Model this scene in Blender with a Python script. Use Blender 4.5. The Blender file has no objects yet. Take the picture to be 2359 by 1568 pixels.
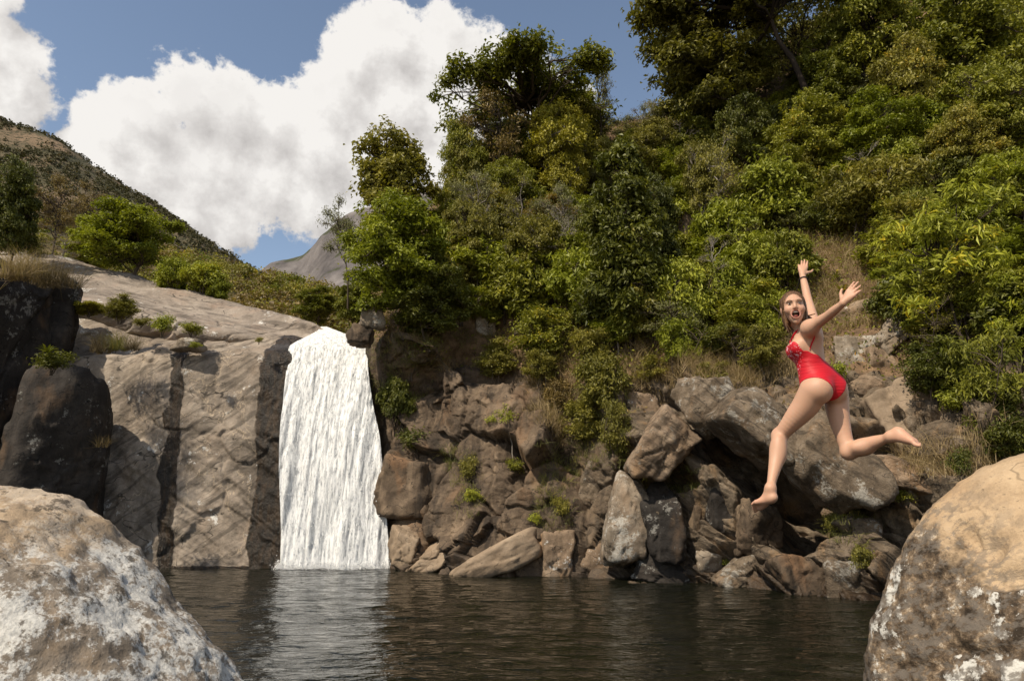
import bpy, math, random
import numpy as np
from mathutils import Vector, Matrix
from mathutils.bvhtree import BVHTree

random.seed(7)
scene = bpy.context.scene
COL = scene.collection
# ------------------------------------------------------------------ camera
CAM = np.array([0.0, 0.0, 2.2])
PITCH = math.radians(13.8)
FOCAL = 24.0
cam_data = bpy.data.cameras.new('camera')
cam_data.lens = FOCAL
cam_data.sensor_width = 36.0
cam_data.sensor_fit = 'HORIZONTAL'
cam_data.clip_start = 0.05
cam_data.clip_end = 6000.0
cam = bpy.data.objects.new('camera', cam_data)
cam.location = CAM
cam.rotation_euler = (math.pi / 2 + PITCH, 0, 0)
COL.objects.link(cam)
scene.camera = cam
scene.view_settings.view_transform = 'Standard'
scene.view_settings.look = 'None'
scene.view_settings.exposure = 0.18
scene.view_settings.gamma = 1.0
scene.render.engine = 'CYCLES'
scene.cycles.max_bounces = 6
scene.cycles.diffuse_bounces = 2
scene.cycles.glossy_bounces = 3
scene.cycles.transparent_max_bounces = 12
scene.cycles.transmission_bounces = 4
scene.cycles.use_denoising = True
scene.cycles.caustics_reflective = False
scene.cycles.caustics_refractive = False

FPX = 2358.0 * FOCAL / 36.0
CP, SP = math.cos(PITCH), math.sin(PITCH)
def raydir(sx, sy):
    x = (sx - 1179.0) / FPX
    v = (784.0 - sy) / FPX
    return np.array([x, CP - v * SP, SP + v * CP])
def at(sx, sy, Y):
    d = raydir(sx, sy)
    return CAM + d * (Y / d[1])
def on_water(sx, sy, z=0.0):
    d = raydir(sx, sy)
    return CAM + d * ((z - CAM[2]) / d[2])
def project(P):
    Q = np.asarray(P, float) - CAM
    dep = Q[..., 1] * CP + Q[..., 2] * SP
    up = -Q[..., 1] * SP + Q[..., 2] * CP
    dep = np.where(np.abs(dep) < 1e-6, 1e-6, dep)
    return 1179.0 + FPX * Q[..., 0] / dep, 784.0 - FPX * up / dep, dep

# ------------------------------------------------------------------ sun
SUN = np.array([-0.43, -0.47, 0.77]); SUN /= np.linalg.norm(SUN)
sun_data = bpy.data.lights.new('sun', 'SUN')
sun_data.energy = 5.0
sun_data.angle = math.radians(0.53)
sun_data.color = (1.0, 0.89, 0.72)
sun = bpy.data.objects.new('sun', sun_data)
sun.rotation_euler = Vector(-SUN).to_track_quat('-Z', 'Y').to_euler()
sun.location = (-20, -20, 40)
COL.objects.link(sun)

# ------------------------------------------------------------------ node helper
class NT:
    def __init__(self, tree):
        self.t = tree; self.n = tree.nodes; self.l = tree.links
    def new(self, kind, **kw):
        nd = self.n.new(kind)
        for k, v in kw.items():
            setattr(nd, k, v)
        return nd
    def link(self, a, b):
        self.l.new(a, b)
    def put(self, sock, v):
        if hasattr(v, 'is_output') or isinstance(v, bpy.types.NodeSocket):
            self.l.new(v, sock)
        else:
            if isinstance(v, (tuple, list)) and sock.type == 'RGBA' and len(v) == 3:
                v = (*v, 1.0)
            sock.default_value = v
    def math(self, op, a, b=0.0, c=None, clamp=False):
        nd = self.n.new('ShaderNodeMath'); nd.operation = op; nd.use_clamp = clamp
        self.put(nd.inputs[0], a); self.put(nd.inputs[1], b)
        if c is not None: self.put(nd.inputs[2], c)
        return nd.outputs[0]
    def vmath(self, op, a, b=(0, 0, 0), s=None):
        nd = self.n.new('ShaderNodeVectorMath'); nd.operation = op
        self.put(nd.inputs[0], a)
        if op == 'SCALE': self.put(nd.inputs['Scale'], s)
        else: self.put(nd.inputs[1], b)
        return nd.outputs['Value'] if op in ('DOT_PRODUCT', 'LENGTH', 'DISTANCE') else nd.outputs[0]
    def noise(self, vec, scale, detail=4.0, rough=0.55, dist=0.0, out='Fac'):
        nd = self.n.new('ShaderNodeTexNoise')
        self.put(nd.inputs['Vector'], vec); nd.inputs['Scale'].default_value = scale
        nd.inputs['Detail'].default_value = detail; nd.inputs['Roughness'].default_value = rough
        nd.inputs['Distortion'].default_value = dist
        return nd.outputs[out]
    def voro(self, vec, scale, feature='F1', out='Distance', rnd=1.0):
        nd = self.n.new('ShaderNodeTexVoronoi'); nd.feature = feature
        self.put(nd.inputs['Vector'], vec); nd.inputs['Scale'].default_value = scale
        nd.inputs['Randomness'].default_value = rnd
        return nd.outputs[out]
    def map(self, vec, scale=(1, 1, 1), rot=(0, 0, 0), loc=(0, 0, 0)):
        nd = self.n.new('ShaderNodeMapping')
        self.put(nd.inputs['Vector'], vec); nd.inputs['Scale'].default_value = scale
        nd.inputs['Rotation'].default_value = rot; nd.inputs['Location'].default_value = loc
        return nd.outputs[0]
    def ramp(self, fac, stops, interp='LINEAR'):
        nd = self.n.new('ShaderNodeValToRGB'); cr = nd.color_ramp; cr.interpolation = interp
        while len(cr.elements) < len(stops): cr.elements.new(0.5)
        for e, (p, c) in zip(cr.elements, stops):
            e.position = p; e.color = (*c, 1.0) if len(c) == 3 else c
        self.put(nd.inputs['Fac'], fac)
        return nd.outputs['Color']
    def step(self, v, a, b, to0=0.0, to1=1.0, smooth=True):
        nd = self.n.new('ShaderNodeMapRange'); nd.interpolation_type = 'SMOOTHSTEP' if smooth else 'LINEAR'
        nd.clamp = True
        self.put(nd.inputs['Value'], v); self.put(nd.inputs['From Min'], a); self.put(nd.inputs['From Max'], b)
        self.put(nd.inputs['To Min'], to0); self.put(nd.inputs['To Max'], to1)
        return nd.outputs['Result']
    def mix(self, fac, a, b, mode='MIX'):
        nd = self.n.new('ShaderNodeMix'); nd.data_type = 'RGBA'; nd.blend_type = mode; nd.clamp_factor = True
        self.put(nd.inputs[0], fac); self.put(nd.inputs[6], a); self.put(nd.inputs[7], b)
        return nd.outputs[2]

# ------------------------------------------------------------------ sky: Nishita with cumulus
world = bpy.data.worlds.new('World'); scene.world = world; world.use_nodes = True
wt = NT(world.node_tree)
for nd in list(wt.n): wt.n.remove(nd)

# cumulus masses as (sx, sy, radius px) in the view, turned into directions; plus others round the sky
cloud_list = [(-60, 60, 110), (10, 130, 105), (40, 220, 90), (-40, 270, 130), (-120, 160, 140), (-20, -20, 80), (-160, 20, 170),
    (240, 290, 75), (330, 260, 95), (430, 215, 100), (520, 250, 105), (620, 280, 100), (230, 385, 100), (340, 380, 130),
    (470, 390, 150), (600, 400, 140), (730, 330, 150), (700, 470, 90), (520, 500, 85), (410, 480, 110), (760, 230, 90), (820, 130, 100), (790, 190, 80),
    (900, 90, 95), (1000, 110, 95), (1070, 140, 80), (900, 230, 160), (1040, 240, 140), (840, 370, 140), (980, 400, 150), (180, 330, 50),
    (1130, 150, 90), (1180, 210, 110), (1260, 300, 130), (1090, 320, 120), (1120, 420, 170), (1300, 500, 150), (150, 430, 110), (40, 420, 110), (790, 505, 70)]
cloud_dirs = []
for sx, sy, r in cloud_list:
    d = raydir(sx, sy); L = np.linalg.norm(d); d = d / L
    cloud_dirs.append((d, r / FPX / L))
cg = bpy.data.node_groups.new('cumulus_density', 'ShaderNodeTree')
cg.interface.new_socket('Vector', in_out='INPUT', socket_type='NodeSocketVector')
cg.interface.new_socket('Density', in_out='OUTPUT', socket_type='NodeSocketFloat')
gt = NT(cg)
gin = gt.new('NodeGroupInput'); gout = gt.new('NodeGroupOutput')
v0 = gin.outputs[0]
acc = None
for d, r in cloud_dirs:
    dist = gt.vmath('DISTANCE', v0, tuple(d))
    b = gt.math('MULTIPLY_ADD', dist, -1.0 / r, 1.0)
    acc = b if acc is None else gt.math('SMOOTH_MAX', acc, b, 0.16)
# the same kind of cumulus round the rest of the sky
fld = gt.noise(v0, 2.6, 2.0, 0.5)
sepd = gt.new('ShaderNodeSeparateXYZ'); gt.link(v0, sepd.inputs[0])
rest = gt.math('MULTIPLY', gt.math('SUBTRACT', fld, .56), 7.0)
rest = gt.math('SUBTRACT', rest, gt.step(sepd.outputs[1], .15, .45, 0.0, 4.0))
acc = gt.math('MAXIMUM', acc, rest)
n1 = gt.noise(v0, 13.0, 6.0, 0.6)
n2 = gt.noise(v0, 34.0, 4.0, 0.6)
den = gt.math('MULTIPLY_ADD', gt.math('SUBTRACT', n1, .5), 1.7, gt.math('MULTIPLY', acc, 1.25))
den = gt.math('MULTIPLY_ADD', gt.math('SUBTRACT', gt.math('ABSOLUTE', gt.math('SUBTRACT', n2, .5)), .08), -1.6, den)
gt.link(den, gout.inputs[0])
tc = wt.new('ShaderNodeTexCoord')
dirv = wt.vmath('NORMALIZE', tc.outputs['Generated'])
g1 = wt.new('ShaderNodeGroup'); g1.node_tree = cg; wt.link(dirv, g1.inputs[0])
g2 = wt.new('ShaderNodeGroup'); g2.node_tree = cg
wt.link(wt.vmath('NORMALIZE', wt.vmath('ADD', dirv, tuple(SUN * 0.045))), g2.inputs[0])
alpha = wt.step(g1.outputs[0], -0.04, 0.30)
lit = wt.math('SUBTRACT', g1.outputs[0], g2.outputs[0])
tone = wt.math('ADD', wt.math('MULTIPLY', lit, .5), .68, clamp=True)
soft = wt.noise(wt.map(dirv, (1, 1, 1.6)), 3.6, 3.0, 0.5)
tone = wt.math('MULTIPLY', tone, wt.step(soft, .32, .60, .76, 1.0))
thin = wt.step(g1.outputs[0], 0.1, 1.0, 1.12, 0.94)
tone = wt.math('MULTIPLY', tone, thin)
SKY_STRENGTH = 0.125
ccol = wt.ramp(tone, [(0.22, (3.9, 3.72, 3.6)), (0.50, (5.0, 4.8, 4.63)), (0.84, (6.5, 6.3, 6.05))])
sky = wt.new('ShaderNodeTexSky'); sky.sky_type = 'NISHITA'; sky.sun_disc = False
sky.sun_elevation = math.asin(SUN[2]); sky.sun_rotation = math.atan2(SUN[0], SUN[1])
sky.altitude = 900; sky.air_density = 1.0; sky.dust_density = 0.6; sky.ozone_density = 1.3
skycol = wt.mix(1.0, sky.outputs[0], (1.45, 1.26, 1.08), 'MULTIPLY')
wcol = wt.mix(alpha, skycol, ccol)
bg = wt.new('ShaderNodeBackground'); bg.inputs['Strength'].default_value = SKY_STRENGTH
wt.link(wcol, bg.inputs['Color'])
wo = wt.new('ShaderNodeOutputWorld'); wt.link(bg.outputs[0], wo.inputs['Surface'])
world.cycles.sampling_method = 'MANUAL'; world.cycles.sample_map_resolution = 512

# ------------------------------------------------------------------ numpy noise
def _h(ix, iy, iz, seed):
    h = (ix.astype(np.uint32) * np.uint32(374761393) + iy.astype(np.uint32) * np.uint32(668265263)
         + iz.astype(np.uint32) * np.uint32(2147483647 ^ 0x5bd1e995) + np.uint32((seed * 2654435761) & 0xffffffff))
    h = (h ^ (h >> np.uint32(13))) * np.uint32(1274126177)
    h = (h ^ (h >> np.uint32(16))) * np.uint32(2246822519)
    h = h ^ (h >> np.uint32(13))
    return (h & np.uint32(0xffffff)).astype(np.float32) / np.float32(16777216.0)
def vnoise(P, seed=0):
    P = np.asarray(P, np.float32)
    I = np.floor(P).astype(np.int64); f = P - I
    f = f * f * f * (f * (f * 6 - 15) + 10)
    x, y, z = f[..., 0], f[..., 1], f[..., 2]
    ix, iy, iz = I[..., 0], I[..., 1], I[..., 2]
    r = 0
    for dx in (0, 1):
        wx = x if dx else 1 - x
        for dy in (0, 1):
            wy = y if dy else 1 - y
            for dz in (0, 1):
                wz = z if dz else 1 - z
                r = r + _h(ix + dx, iy + dy, iz + dz, seed) * wx * wy * wz
    return r * 2 - 1
def fbm(P, octaves=4, seed=0, gain=0.5):
    P = np.asarray(P, np.float32); s = 0; a = 1.0; t = 0
    for o in range(octaves):
        s = s + a * vnoise(P * (2.03 ** o) + 17.3 * o, seed + o); t += a; a *= gain
    return s / t
def ridged(P, octaves=4, seed=0, gain=0.5):
    P = np.asarray(P, np.float32); s = 0; a = 1.0; t = 0
    for o in range(octaves):
        s = s + a * (1 - 2 * np.abs(vnoise(P * (2.07 ** o) + 9.1 * o, seed + o))); t += a; a *= gain
    return s / t
def cells(P, seed=0, jit=0.9):
    """F1, F2 and two random values of the nearest cell."""
    P = np.asarray(P, np.float32)
    I = np.floor(P).astype(np.int64); f = P - I
    n = P.shape[:-1]
    d1 = np.full(n, 9.0, np.float32); d2 = d1.copy(); r1 = np.zeros(n, np.float32); r2 = r1.copy(); r3 = r1.copy(); vx = r1.copy(); vy = r1.copy(); vz = r1.copy()
    for dx in (-1, 0, 1):
        for dy in (-1, 0, 1):
            for dz in (-1, 0, 1):
                a, b, c = I[..., 0] + dx, I[..., 1] + dy, I[..., 2] + dz
                hx = _h(a, b, c, seed); hy = _h(a, b, c, seed + 101); hz = _h(a, b, c, seed + 202)
                ex = f[..., 0] - (dx + .5 + (hx - .5) * jit); ey = f[..., 1] - (dy + .5 + (hy - .5) * jit); ez = f[..., 2] - (dz + .5 + (hz - .5) * jit)
                d = np.sqrt(ex * ex + ey * ey + ez * ez)
                near = d < d1
                d2 = np.where(near, d1, np.minimum(d2, d))
                r1 = np.where(near, hz, r1); r2 = np.where(near, hx, r2); r3 = np.where(near, hy, r3)
                vx = np.where(near, ex, vx); vy = np.where(near, ey, vy); vz = np.where(near, ez, vz)
                d1 = np.where(near, d, d1)
    return d1, d2, r1, r2, r3, vx, vy, vz
def sstep(x, a, b):
    t = np.clip((x - a) / (b - a), 0, 1)
    return t * t * (3 - 2 * t)
def rotm(axis, deg):
    return np.array(Matrix.Rotation(math.radians(deg), 3, axis))

# ------------------------------------------------------------------ mesh helpers
def make_mesh(name, V, F, smooth=True, attrs=None, mats=()):
    """V (n,3); F (m,k) one face size; attrs: name -> per-vertex float array."""
    V = np.ascontiguousarray(V, np.float32); F = np.ascontiguousarray(F, np.int32)
    me = bpy.data.meshes.new(name)
    k = F.shape[1]
    me.vertices.add(len(V)); me.vertices.foreach_set('co', V.ravel())
    me.loops.add(F.size); me.loops.foreach_set('vertex_index', F.ravel())
    me.polygons.add(len(F))
    me.polygons.foreach_set('loop_start', np.arange(0, F.size, k, dtype=np.int32))
    me.polygons.foreach_set('loop_total', np.full(len(F), k, np.int32))
    me.polygons.foreach_set('use_smooth', np.full(len(F), smooth, bool))
    for an, arr in (attrs or {}).items():
        a = me.attributes.new(an, 'FLOAT', 'POINT'); a.data.foreach_set('value', np.ascontiguousarray(arr, np.float32).ravel())
    for m in mats: me.materials.append(m)
    me.update(calc_edges=True)
    me.validate()
    return me
def obj(name, me, parent=None, label=None, category=None, group=None, kind=None, loc=None):
    o = bpy.data.objects.new(name, me)
    COL.objects.link(o)
    if loc is not None: o.location = loc
    if parent is not None: o.parent = parent
    if label: o['label'] = label
    if category: o['category'] = category
    if group: o['group'] = group
    if kind: o['kind'] = kind
    return o
def grid_faces(nu, nv):
    i = np.arange(nu * nv).reshape(nu, nv)
    return np.stack([i[:-1, :-1], i[1:, :-1], i[1:, 1:], i[:-1, 1:]], -1).reshape(-1, 4)
def grid_normals(G):
    du = np.gradient(G, axis=0); dv = np.gradient(G, axis=1)
    n = np.cross(du, dv); L = np.linalg.norm(n, axis=-1, keepdims=True)
    return n / np.maximum(L, 1e-9)
def catmull(A, t, axis):
    """A with control points along axis; t in 0..n-1."""
    A = np.moveaxis(A, axis, 0); n = len(A)
    i = np.clip(np.floor(t).astype(int), 0, n - 2); f = (t - i).reshape(-1, *([1] * (A.ndim - 1)))
    p0 = A[np.clip(i - 1, 0, n - 1)]; p1 = A[i]; p2 = A[i + 1]; p3 = A[np.clip(i + 2, 0, n - 1)]
    m1 = (p2 - p0) * .5; m2 = (p3 - p1) * .5
    # limit the tangents so that sharp steps do not overshoot
    R = (2 * f ** 3 - 3 * f ** 2 + 1) * p1 + (f ** 3 - 2 * f ** 2 + f) * m1 * .8 + (-2 * f ** 3 + 3 * f ** 2) * p2 + (f ** 3 - f ** 2) * m2 * .8
    return np.moveaxis(R, 0, axis)
def tube(path, radii, sides=6, cap=False):
    path = np.asarray(path, float); n = len(path)
    t = np.gradient(path, axis=0); t /= np.maximum(np.linalg.norm(t, axis=1, keepdims=True), 1e-9)
    ref = np.array([0.31, 0.22, 0.93]) if abs(t[0][2]) < .9 else np.array([1.0, 0.1, 0])
    a = np.cross(t, ref); a /= np.maximum(np.linalg.norm(a, axis=1, keepdims=True), 1e-9)
    b = np.cross(t, a)
    ang = np.linspace(0, 2 * math.pi, sides, endpoint=False)
    ring = a[:, None, :] * np.cos(ang)[None, :, None] + b[:, None, :] * np.sin(ang)[None, :, None]
    V = (path[:, None, :] + ring * np.asarray(radii, float)[:, None, None]).reshape(-1, 3)
    i = np.arange(n * sides).reshape(n, sides); j = np.roll(i, -1, axis=1)
    F = np.stack([i[:-1], j[:-1], j[1:], i[1:]], -1).reshape(-1, 4)
    return V, F
class Build:
    def __init__(self): self.V = []; self.F = []; self.n = 0; self.A = []
    def add(self, V, F, a=0.0):
        self.V.append(V); self.F.append(F + self.n); self.n += len(V); self.A.append(np.full(len(V), a) if np.isscalar(a) else a)
    def mesh(self, name, smooth=True, mats=()):
        return make_mesh(name, np.concatenate(self.V), np.concatenate(self.F), smooth, {'tint': np.concatenate(self.A)}, mats)
# ------------------------------------------------------------------ materials
def new_mat(name):
    m = bpy.data.materials.new(name); m.use_nodes = True
    t = NT(m.node_tree)
    for nd in list(t.n): t.n.remove(nd)
    out = t.new('ShaderNodeOutputMaterial')
    return m, t, out
def principled(t, out, color, rough=.8, bump=None, spec=.3, **kw):
    p = t.new('ShaderNodeBsdfPrincipled')
    t.put(p.inputs['Base Color'], color); t.put(p.inputs['Roughness'], rough)
    t.put(p.inputs['Specular IOR Level'], spec)
    for k, v in kw.items(): t.put(p.inputs[k], v)
    if bump is not None: t.link(bump, p.inputs['Normal'])
    if out is not None: t.link(p.outputs[0], out.inputs['Surface'])
    return p
def bump(t, h, dist=.02, strength=1.0, normal=None):
    b = t.new('ShaderNodeBump'); b.inputs['Strength'].default_value = strength; b.inputs['Distance'].default_value = dist
    t.put(b.inputs['Height'], h)
    if normal is not None: t.link(normal, b.inputs['Normal'])
    return b.outputs[0]

def rock_color(t, vec, dark, mid, light, scale=1.0, lichen=0.0, lichen_col=(.58, .56, .52), streak=.5, rust=.3,
               rust_col=(.30, .17, .08), crack=1.0, crack_scale=.6, strata=None, lichen_scale=1.3):
    big = t.noise(vec, .55 * scale, 4, .6)
    med = t.noise(vec, 2.3 * scale, 5, .66)
    fine = t.noise(vec, 15 * scale, 4, .72)
    f = t.math('ADD', t.math('MULTIPLY', big, .45), t.math('ADD', t.math('MULTIPLY', med, .4), t.math('MULTIPLY', fine, .25)))
    col = t.ramp(f, [(.36, dark), (.53, mid), (.70, light)])
    if streak > 0:
        st = t.noise(t.map(vec, (1.6 * scale, 1.6 * scale, .14 * scale)), 1.0, 4, .62)
        col = t.mix(t.math('MULTIPLY', t.step(st, .5, .66), streak), col, tuple(c * .32 for c in mid))
        col = t.mix(t.math('MULTIPLY', t.step(st, .43, .30), streak * .8), col, tuple(min(1, c * 1.2) for c in light))
    if rust > 0:
        ru = t.noise(t.map(vec, (.8, .8, .4), loc=(3, 9, 2)), 1.1 * scale, 4, .64)
        col = t.mix(t.math('MULTIPLY', t.step(ru, .52, .7), rust), col, rust_col)
    col = t.mix(t.math('MULTIPLY', t.step(fine, .57, .70), .6), col, tuple(c * .45 for c in dark))
    if crack > 0:   # thin dark fissures along the level lines of a broad noise
        cn = t.noise(t.map(vec, (1, 1, 1.5), rot=(.3, .5, 0), loc=(7, 1, 4)), crack_scale * 1.3 * scale, 3, .55)
        ln = t.math('ABSOLUTE', t.math('SUBTRACT', cn, .5))
        cr = t.math('MULTIPLY', t.math('SUBTRACT', 1.0, t.step(ln, .0015, .009)), t.math('MULTIPLY', t.step(med, .42, .56), .85 * crack))
        col = t.mix(cr, col, tuple(c * .2 for c in dark))
    h = t.math('ADD', med, t.math('MULTIPLY', fine, .45))
    if lichen > 0:
        l1 = t.noise(vec, lichen_scale * scale, 2, .5); l2 = t.noise(t.map(vec, loc=(4, 4, 4)), 7 * scale, 5, .74)
        lv = t.math('ADD', t.math('MULTIPLY', l1, .55), t.math('ADD', t.math('MULTIPLY', l2, .45), t.math('MULTIPLY', fine, .10)))
        lmask = t.step(lv, .655 - .16 * lichen, .695 - .13 * lichen)
        lc = t.mix(t.step(fine, .35, .6), tuple(c * .68 for c in lichen_col), lichen_col)
        col = t.mix(t.math('MULTIPLY', lmask, .9), col, lc)
    if strata is not None:
        s = t.noise(t.map(t.map(vec, rot=strata), (.45, .45, 3.2)), 1.5 * scale, 4, .62)
        h = t.math('ADD', h, t.math('MULTIPLY', s, .7))
        col = t.mix(t.math('MULTIPLY', t.step(s, .50, .62), .6), col, tuple(c * .6 for c in dark))
    return col, h
def rock_mat(name, dark, mid, light, bump_d=.05, rough=.82, **kw):
    m, t, out = new_mat(name)
    tc = t.new('ShaderNodeNewGeometry')
    col, h = rock_color(t, tc.outputs['Position'], dark, mid, light, **kw)
    principled(t, out, col, rough, bump(t, h, bump_d), .3)
    return m

TAN = ((.070, .050, .034), (.215, .150, .098), (.35, .265, .185))
BROWN = ((.026, .019, .013), (.085, .059, .038), (.185, .132, .086))
GREY = ((.034, .025, .017), (.115, .084, .055), (.24, .188, .135))
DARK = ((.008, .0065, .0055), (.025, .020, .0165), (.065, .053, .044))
M = {}
M['rock_tan'] = rock_mat('rock_tan', *TAN, scale=1.2, lichen=.1, streak=.45, rust=.45)
M['rock_brown'] = rock_mat('rock_brown', *BROWN, scale=1.1, lichen=.0, streak=.95, rust=.6, rust_col=(.24, .13, .065))
M['rock_grey'] = rock_mat('rock_grey', *GREY, scale=1.4, lichen=.3, lichen_col=(.30, .275, .235), streak=.3, rust=.35, strata=(.2, -.7, 0), bump_d=.07)
M['rock_strata'] = rock_mat('rock_strata', *TAN, scale=1.3, lichen=.2, lichen_col=(.30, .27, .22), streak=.25, rust=.4, strata=(.2, -.6, 0), bump_d=.08)
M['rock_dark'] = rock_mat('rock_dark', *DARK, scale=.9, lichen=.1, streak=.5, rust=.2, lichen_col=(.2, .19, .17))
M['rock_pale'] = rock_mat('rock_pale', (.075, .057, .041), (.20, .158, .115), (.33, .275, .215), scale=1.3, lichen=.4, lichen_col=(.42, .39, .34), streak=.4, rust=.2)
M['rock_smooth'] = rock_mat('rock_smooth', (.10, .073, .050), (.235, .172, .115), (.33, .25, .175), scale=.8, lichen=0, streak=.3, rust=.2, crack=.6, bump_d=.03)

# ------------------------------------------------------------------ lofted terrain
def loft(cols, nu, nv, vw=None):
    """cols: list of lists of world points (same length). Returns grid (nu,nv,3) and params."""
    C = np.array(cols, float)
    u = np.linspace(0, C.shape[0] - 1, nu); 
    v = np.linspace(0, 1, nv)
    if vw is not None:
        v = np.interp(v, *vw)
    v = v * (C.shape[1] - 1)
    G = catmull(catmull(C, u, 0), v, 1)
    return G, u, v
def displace(G, d):
    N = grid_normals(G)
    return G + N * d[..., None], N

terrain_bvh = {}
def add_structure(name, G, mat, attrs=None, kind='structure', **kw):
    nu, nv = G.shape[:2]
    V = G.reshape(-1, 3); F = grid_faces(nu, nv)
    me = make_mesh(name, V, F, True, {k: a.ravel() for k, a in (attrs or {}).items()}, [mat])
    o = obj(name, me, kind=kind, **kw)
    terrain_bvh[name] = BVHTree.FromPolygons([Vector(p) for p in V], [tuple(f) for f in F], epsilon=0.0)
    return o
def cam_hit(sx, sy, names):
    d = Vector(raydir(sx, sy)).normalized(); best = None
    for nme in names:
        loc, nor, idx, dist = terrain_bvh[nme].ray_cast(Vector(CAM), d)
        if loc is not None and (best is None or dist < best[2]): best = (loc, nor, dist)
    return best

def block_disp(P, s, seed, amp, crack, rot=None, squash=(1, 1, 1)):
    Q = P.astype(np.float32)
    if rot is not None: Q = Q @ rot.T.astype(np.float32)
    Q = Q * np.array(squash, np.float32) / s
    Q = Q + .28 * np.stack([fbm(Q * 1.7 + 3, 3, seed + 5), fbm(Q * 1.7 + 31, 3, seed + 6), fbm(Q * 1.7 + 77, 3, seed + 7)], -1)
    f1, f2, r1, r2 = cells(Q, seed)[:4]
    e = f2 - f1
    return (r1 - .5) * amp * sstep(e, .0, .10) - crack * (1 - sstep(e, 0, .09)) * (r2 * .8 + .2)

def facet_disp(P, s, seed, amp, tilt, crack, rot=None, squash=(1, 1, 1), warp=.22):
    """fractured rock: every cell of a jittered lattice becomes a flat face with its own setback and tilt, open joints between."""
    Q = P.astype(np.float32)
    if rot is not None: Q = Q @ rot.T.astype(np.float32)
    Q = Q * np.array(squash, np.float32) / s
    Q = Q + warp * np.stack([fbm(Q * 1.5 + 3, 3, seed + 5), fbm(Q * 1.5 + 31, 3, seed + 6), fbm(Q * 1.5 + 77, 3, seed + 7)], -1)
    f1, f2, r1, r2, r3, vx, vy, vz = cells(Q, seed)
    e = f2 - f1
    g1 = (r1 * 7.13) % 1 - .5; g2 = (r2 * 5.71) % 1 - .5; g3 = (r3 * 6.37) % 1 - .5
    d = amp * (r1 - .5) + tilt * 2 * (g1 * vx + g2 * vy + g3 * vz)
    return d - crack * (1 - sstep(e, 0.0, .055)) * (.25 + .75 * r2)

# ---- the rocky hillside on the right
hill_cols = [
  (800,  [(1308, .9), (1150, 1.2), (950, 1.5), (800, 2.2), (765, 5), (740, 9), (725, 13)]),
  (885,  [(1309, .3), (1150, .6), (950, 1.5), (768, .2), (712, 3.8), (670, 9), (640, 13)]),
  (1000, [(1316, 0), (1160, .6), (960, 1.7), (775, .6), (690, 4.2), (580, 10), (510, 15)]),
  (1120, [(1323, 0), (1180, .6), (980, 1.5), (800, 3.0), (670, 6.2), (510, 12), (390, 18)]),
  (1280, [(1328, 0), (1200, .6), (1020, 1.5), (840, 3.0), (670, 7), (480, 13), (315, 21)]),
  (1450, [(1336, 0), (1220, .6), (1060, 1.3), (890, 2.5), (690, 7), (470, 14), (290, 24)]),
  (1600, [(1344, 0), (1230, .5), (1060, 1.3), (890, 2.6), (700, 7), (460, 15), (250, 25)]),
  (1750, [(1353, 0), (1250, .5), (1080, 1.2), (900, 2.6), (700, 7), (420, 15), (150, 26)]),
  (1900, [(1362, 0), (1260, .5), (1080, 1.3), (880, 2.8), (680, 6.5), (380, 15), (50, 27)]),
  (2050, [(1375, 0), (1260, .5), (1060, 1.3), (850, 3.0), (660, 6), (340, 14), (0, 26)]),
  (2200, [(1390, 0), (1260, .6), (1060, 1.4), (860, 3.0), (650, 6), (320, 14), (-20, 26)]),
  (2400, [(1410, 0), (1260, .6), (1060, 1.6), (860, 3.0), (640, 6), (300, 14), (-40, 26)]),
  (2700, [(1450, 0), (1280, .6), (1060, 1.6), (860, 3.0), (620, 6), (280, 14), (-80, 26)]),
]
cols = []
for sx, prof in hill_cols:
    w = on_water(sx, prof[0][0]); Y0 = w[1]
    pts = [at(sx, sy, Y0 + dy) for sy, dy in prof]
    first = pts[0] + np.array([-.2, -.35, -2.0])
    last = pts[-1] + np.array([3.0, 22.0, -3.0])
    cols.append([first] + pts + [last])
G, gu, gv = loft(cols, 560, 470, vw=([0, .10, .66, .86, 1], [0, .11, .5, .78, 1]))
N0 = grid_normals(G)
vv = gv[None, :] + 0 * G[..., 0]
px, py, _ = project(G)
rockness = 1 - sstep(vv + .7 * fbm(G * .45, 4, 91), 3.6, 4.4)
rockness = np.clip(np.maximum(rockness, sstep(fbm(G * .3 + 9, 4, 12), .30, .42) * .9 * (vv < 6)), 0, 1)
D = .9 * fbm(G * .22, 3, 3) * sstep(vv, .9, 2.0)
rr = rotm('Y', 28) @ rotm('X', 20)
right_mix = sstep(px, 1340, 1480)           # massive beds on the left, broken strata on the right
rs_ = rotm('Y', -40) @ rotm('X', 12)
DL = facet_disp(G, 2.7, 21, .95, 1.0, .26, rotm('Y', 14), (1, 1, .75)) + facet_disp(G, 1.1, 22, .24, .34, .12, rotm('Y', 22), (1, 1, .8)) * sstep(fbm(G * .5, 2, 19), -.45, .0) + facet_disp(G, .45, 23, .07, .07, .04, rotm('Y', 30), (1, 1, 1.2)) + .05 * fbm(G * np.array([3, 3, .6]), 4, 44) + .025 * fbm(G * 6, 3, 45)
DR = facet_disp(G, 3.0, 31, 1.4, 1.3, .35, rs_, (.85, 1, 1.5)) + facet_disp(G, 1.2, 32, .36, .42, .14, rs_, (.8, 1, 1.7)) + facet_disp(G, .42, 33, .07, .07, .03, rs_, (.7, 1, 2.0)) + .05 * ridged((G @ rs_.T) * np.array([.5, .5, 4.0]), 3, 34) + .04 * fbm(G * 6, 3, 8)
D += rockness * ((1 - right_mix) * DL + right_mix * DR)
D += (1 - rockness) * .25 * fbm(G * .9, 4, 61)
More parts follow.
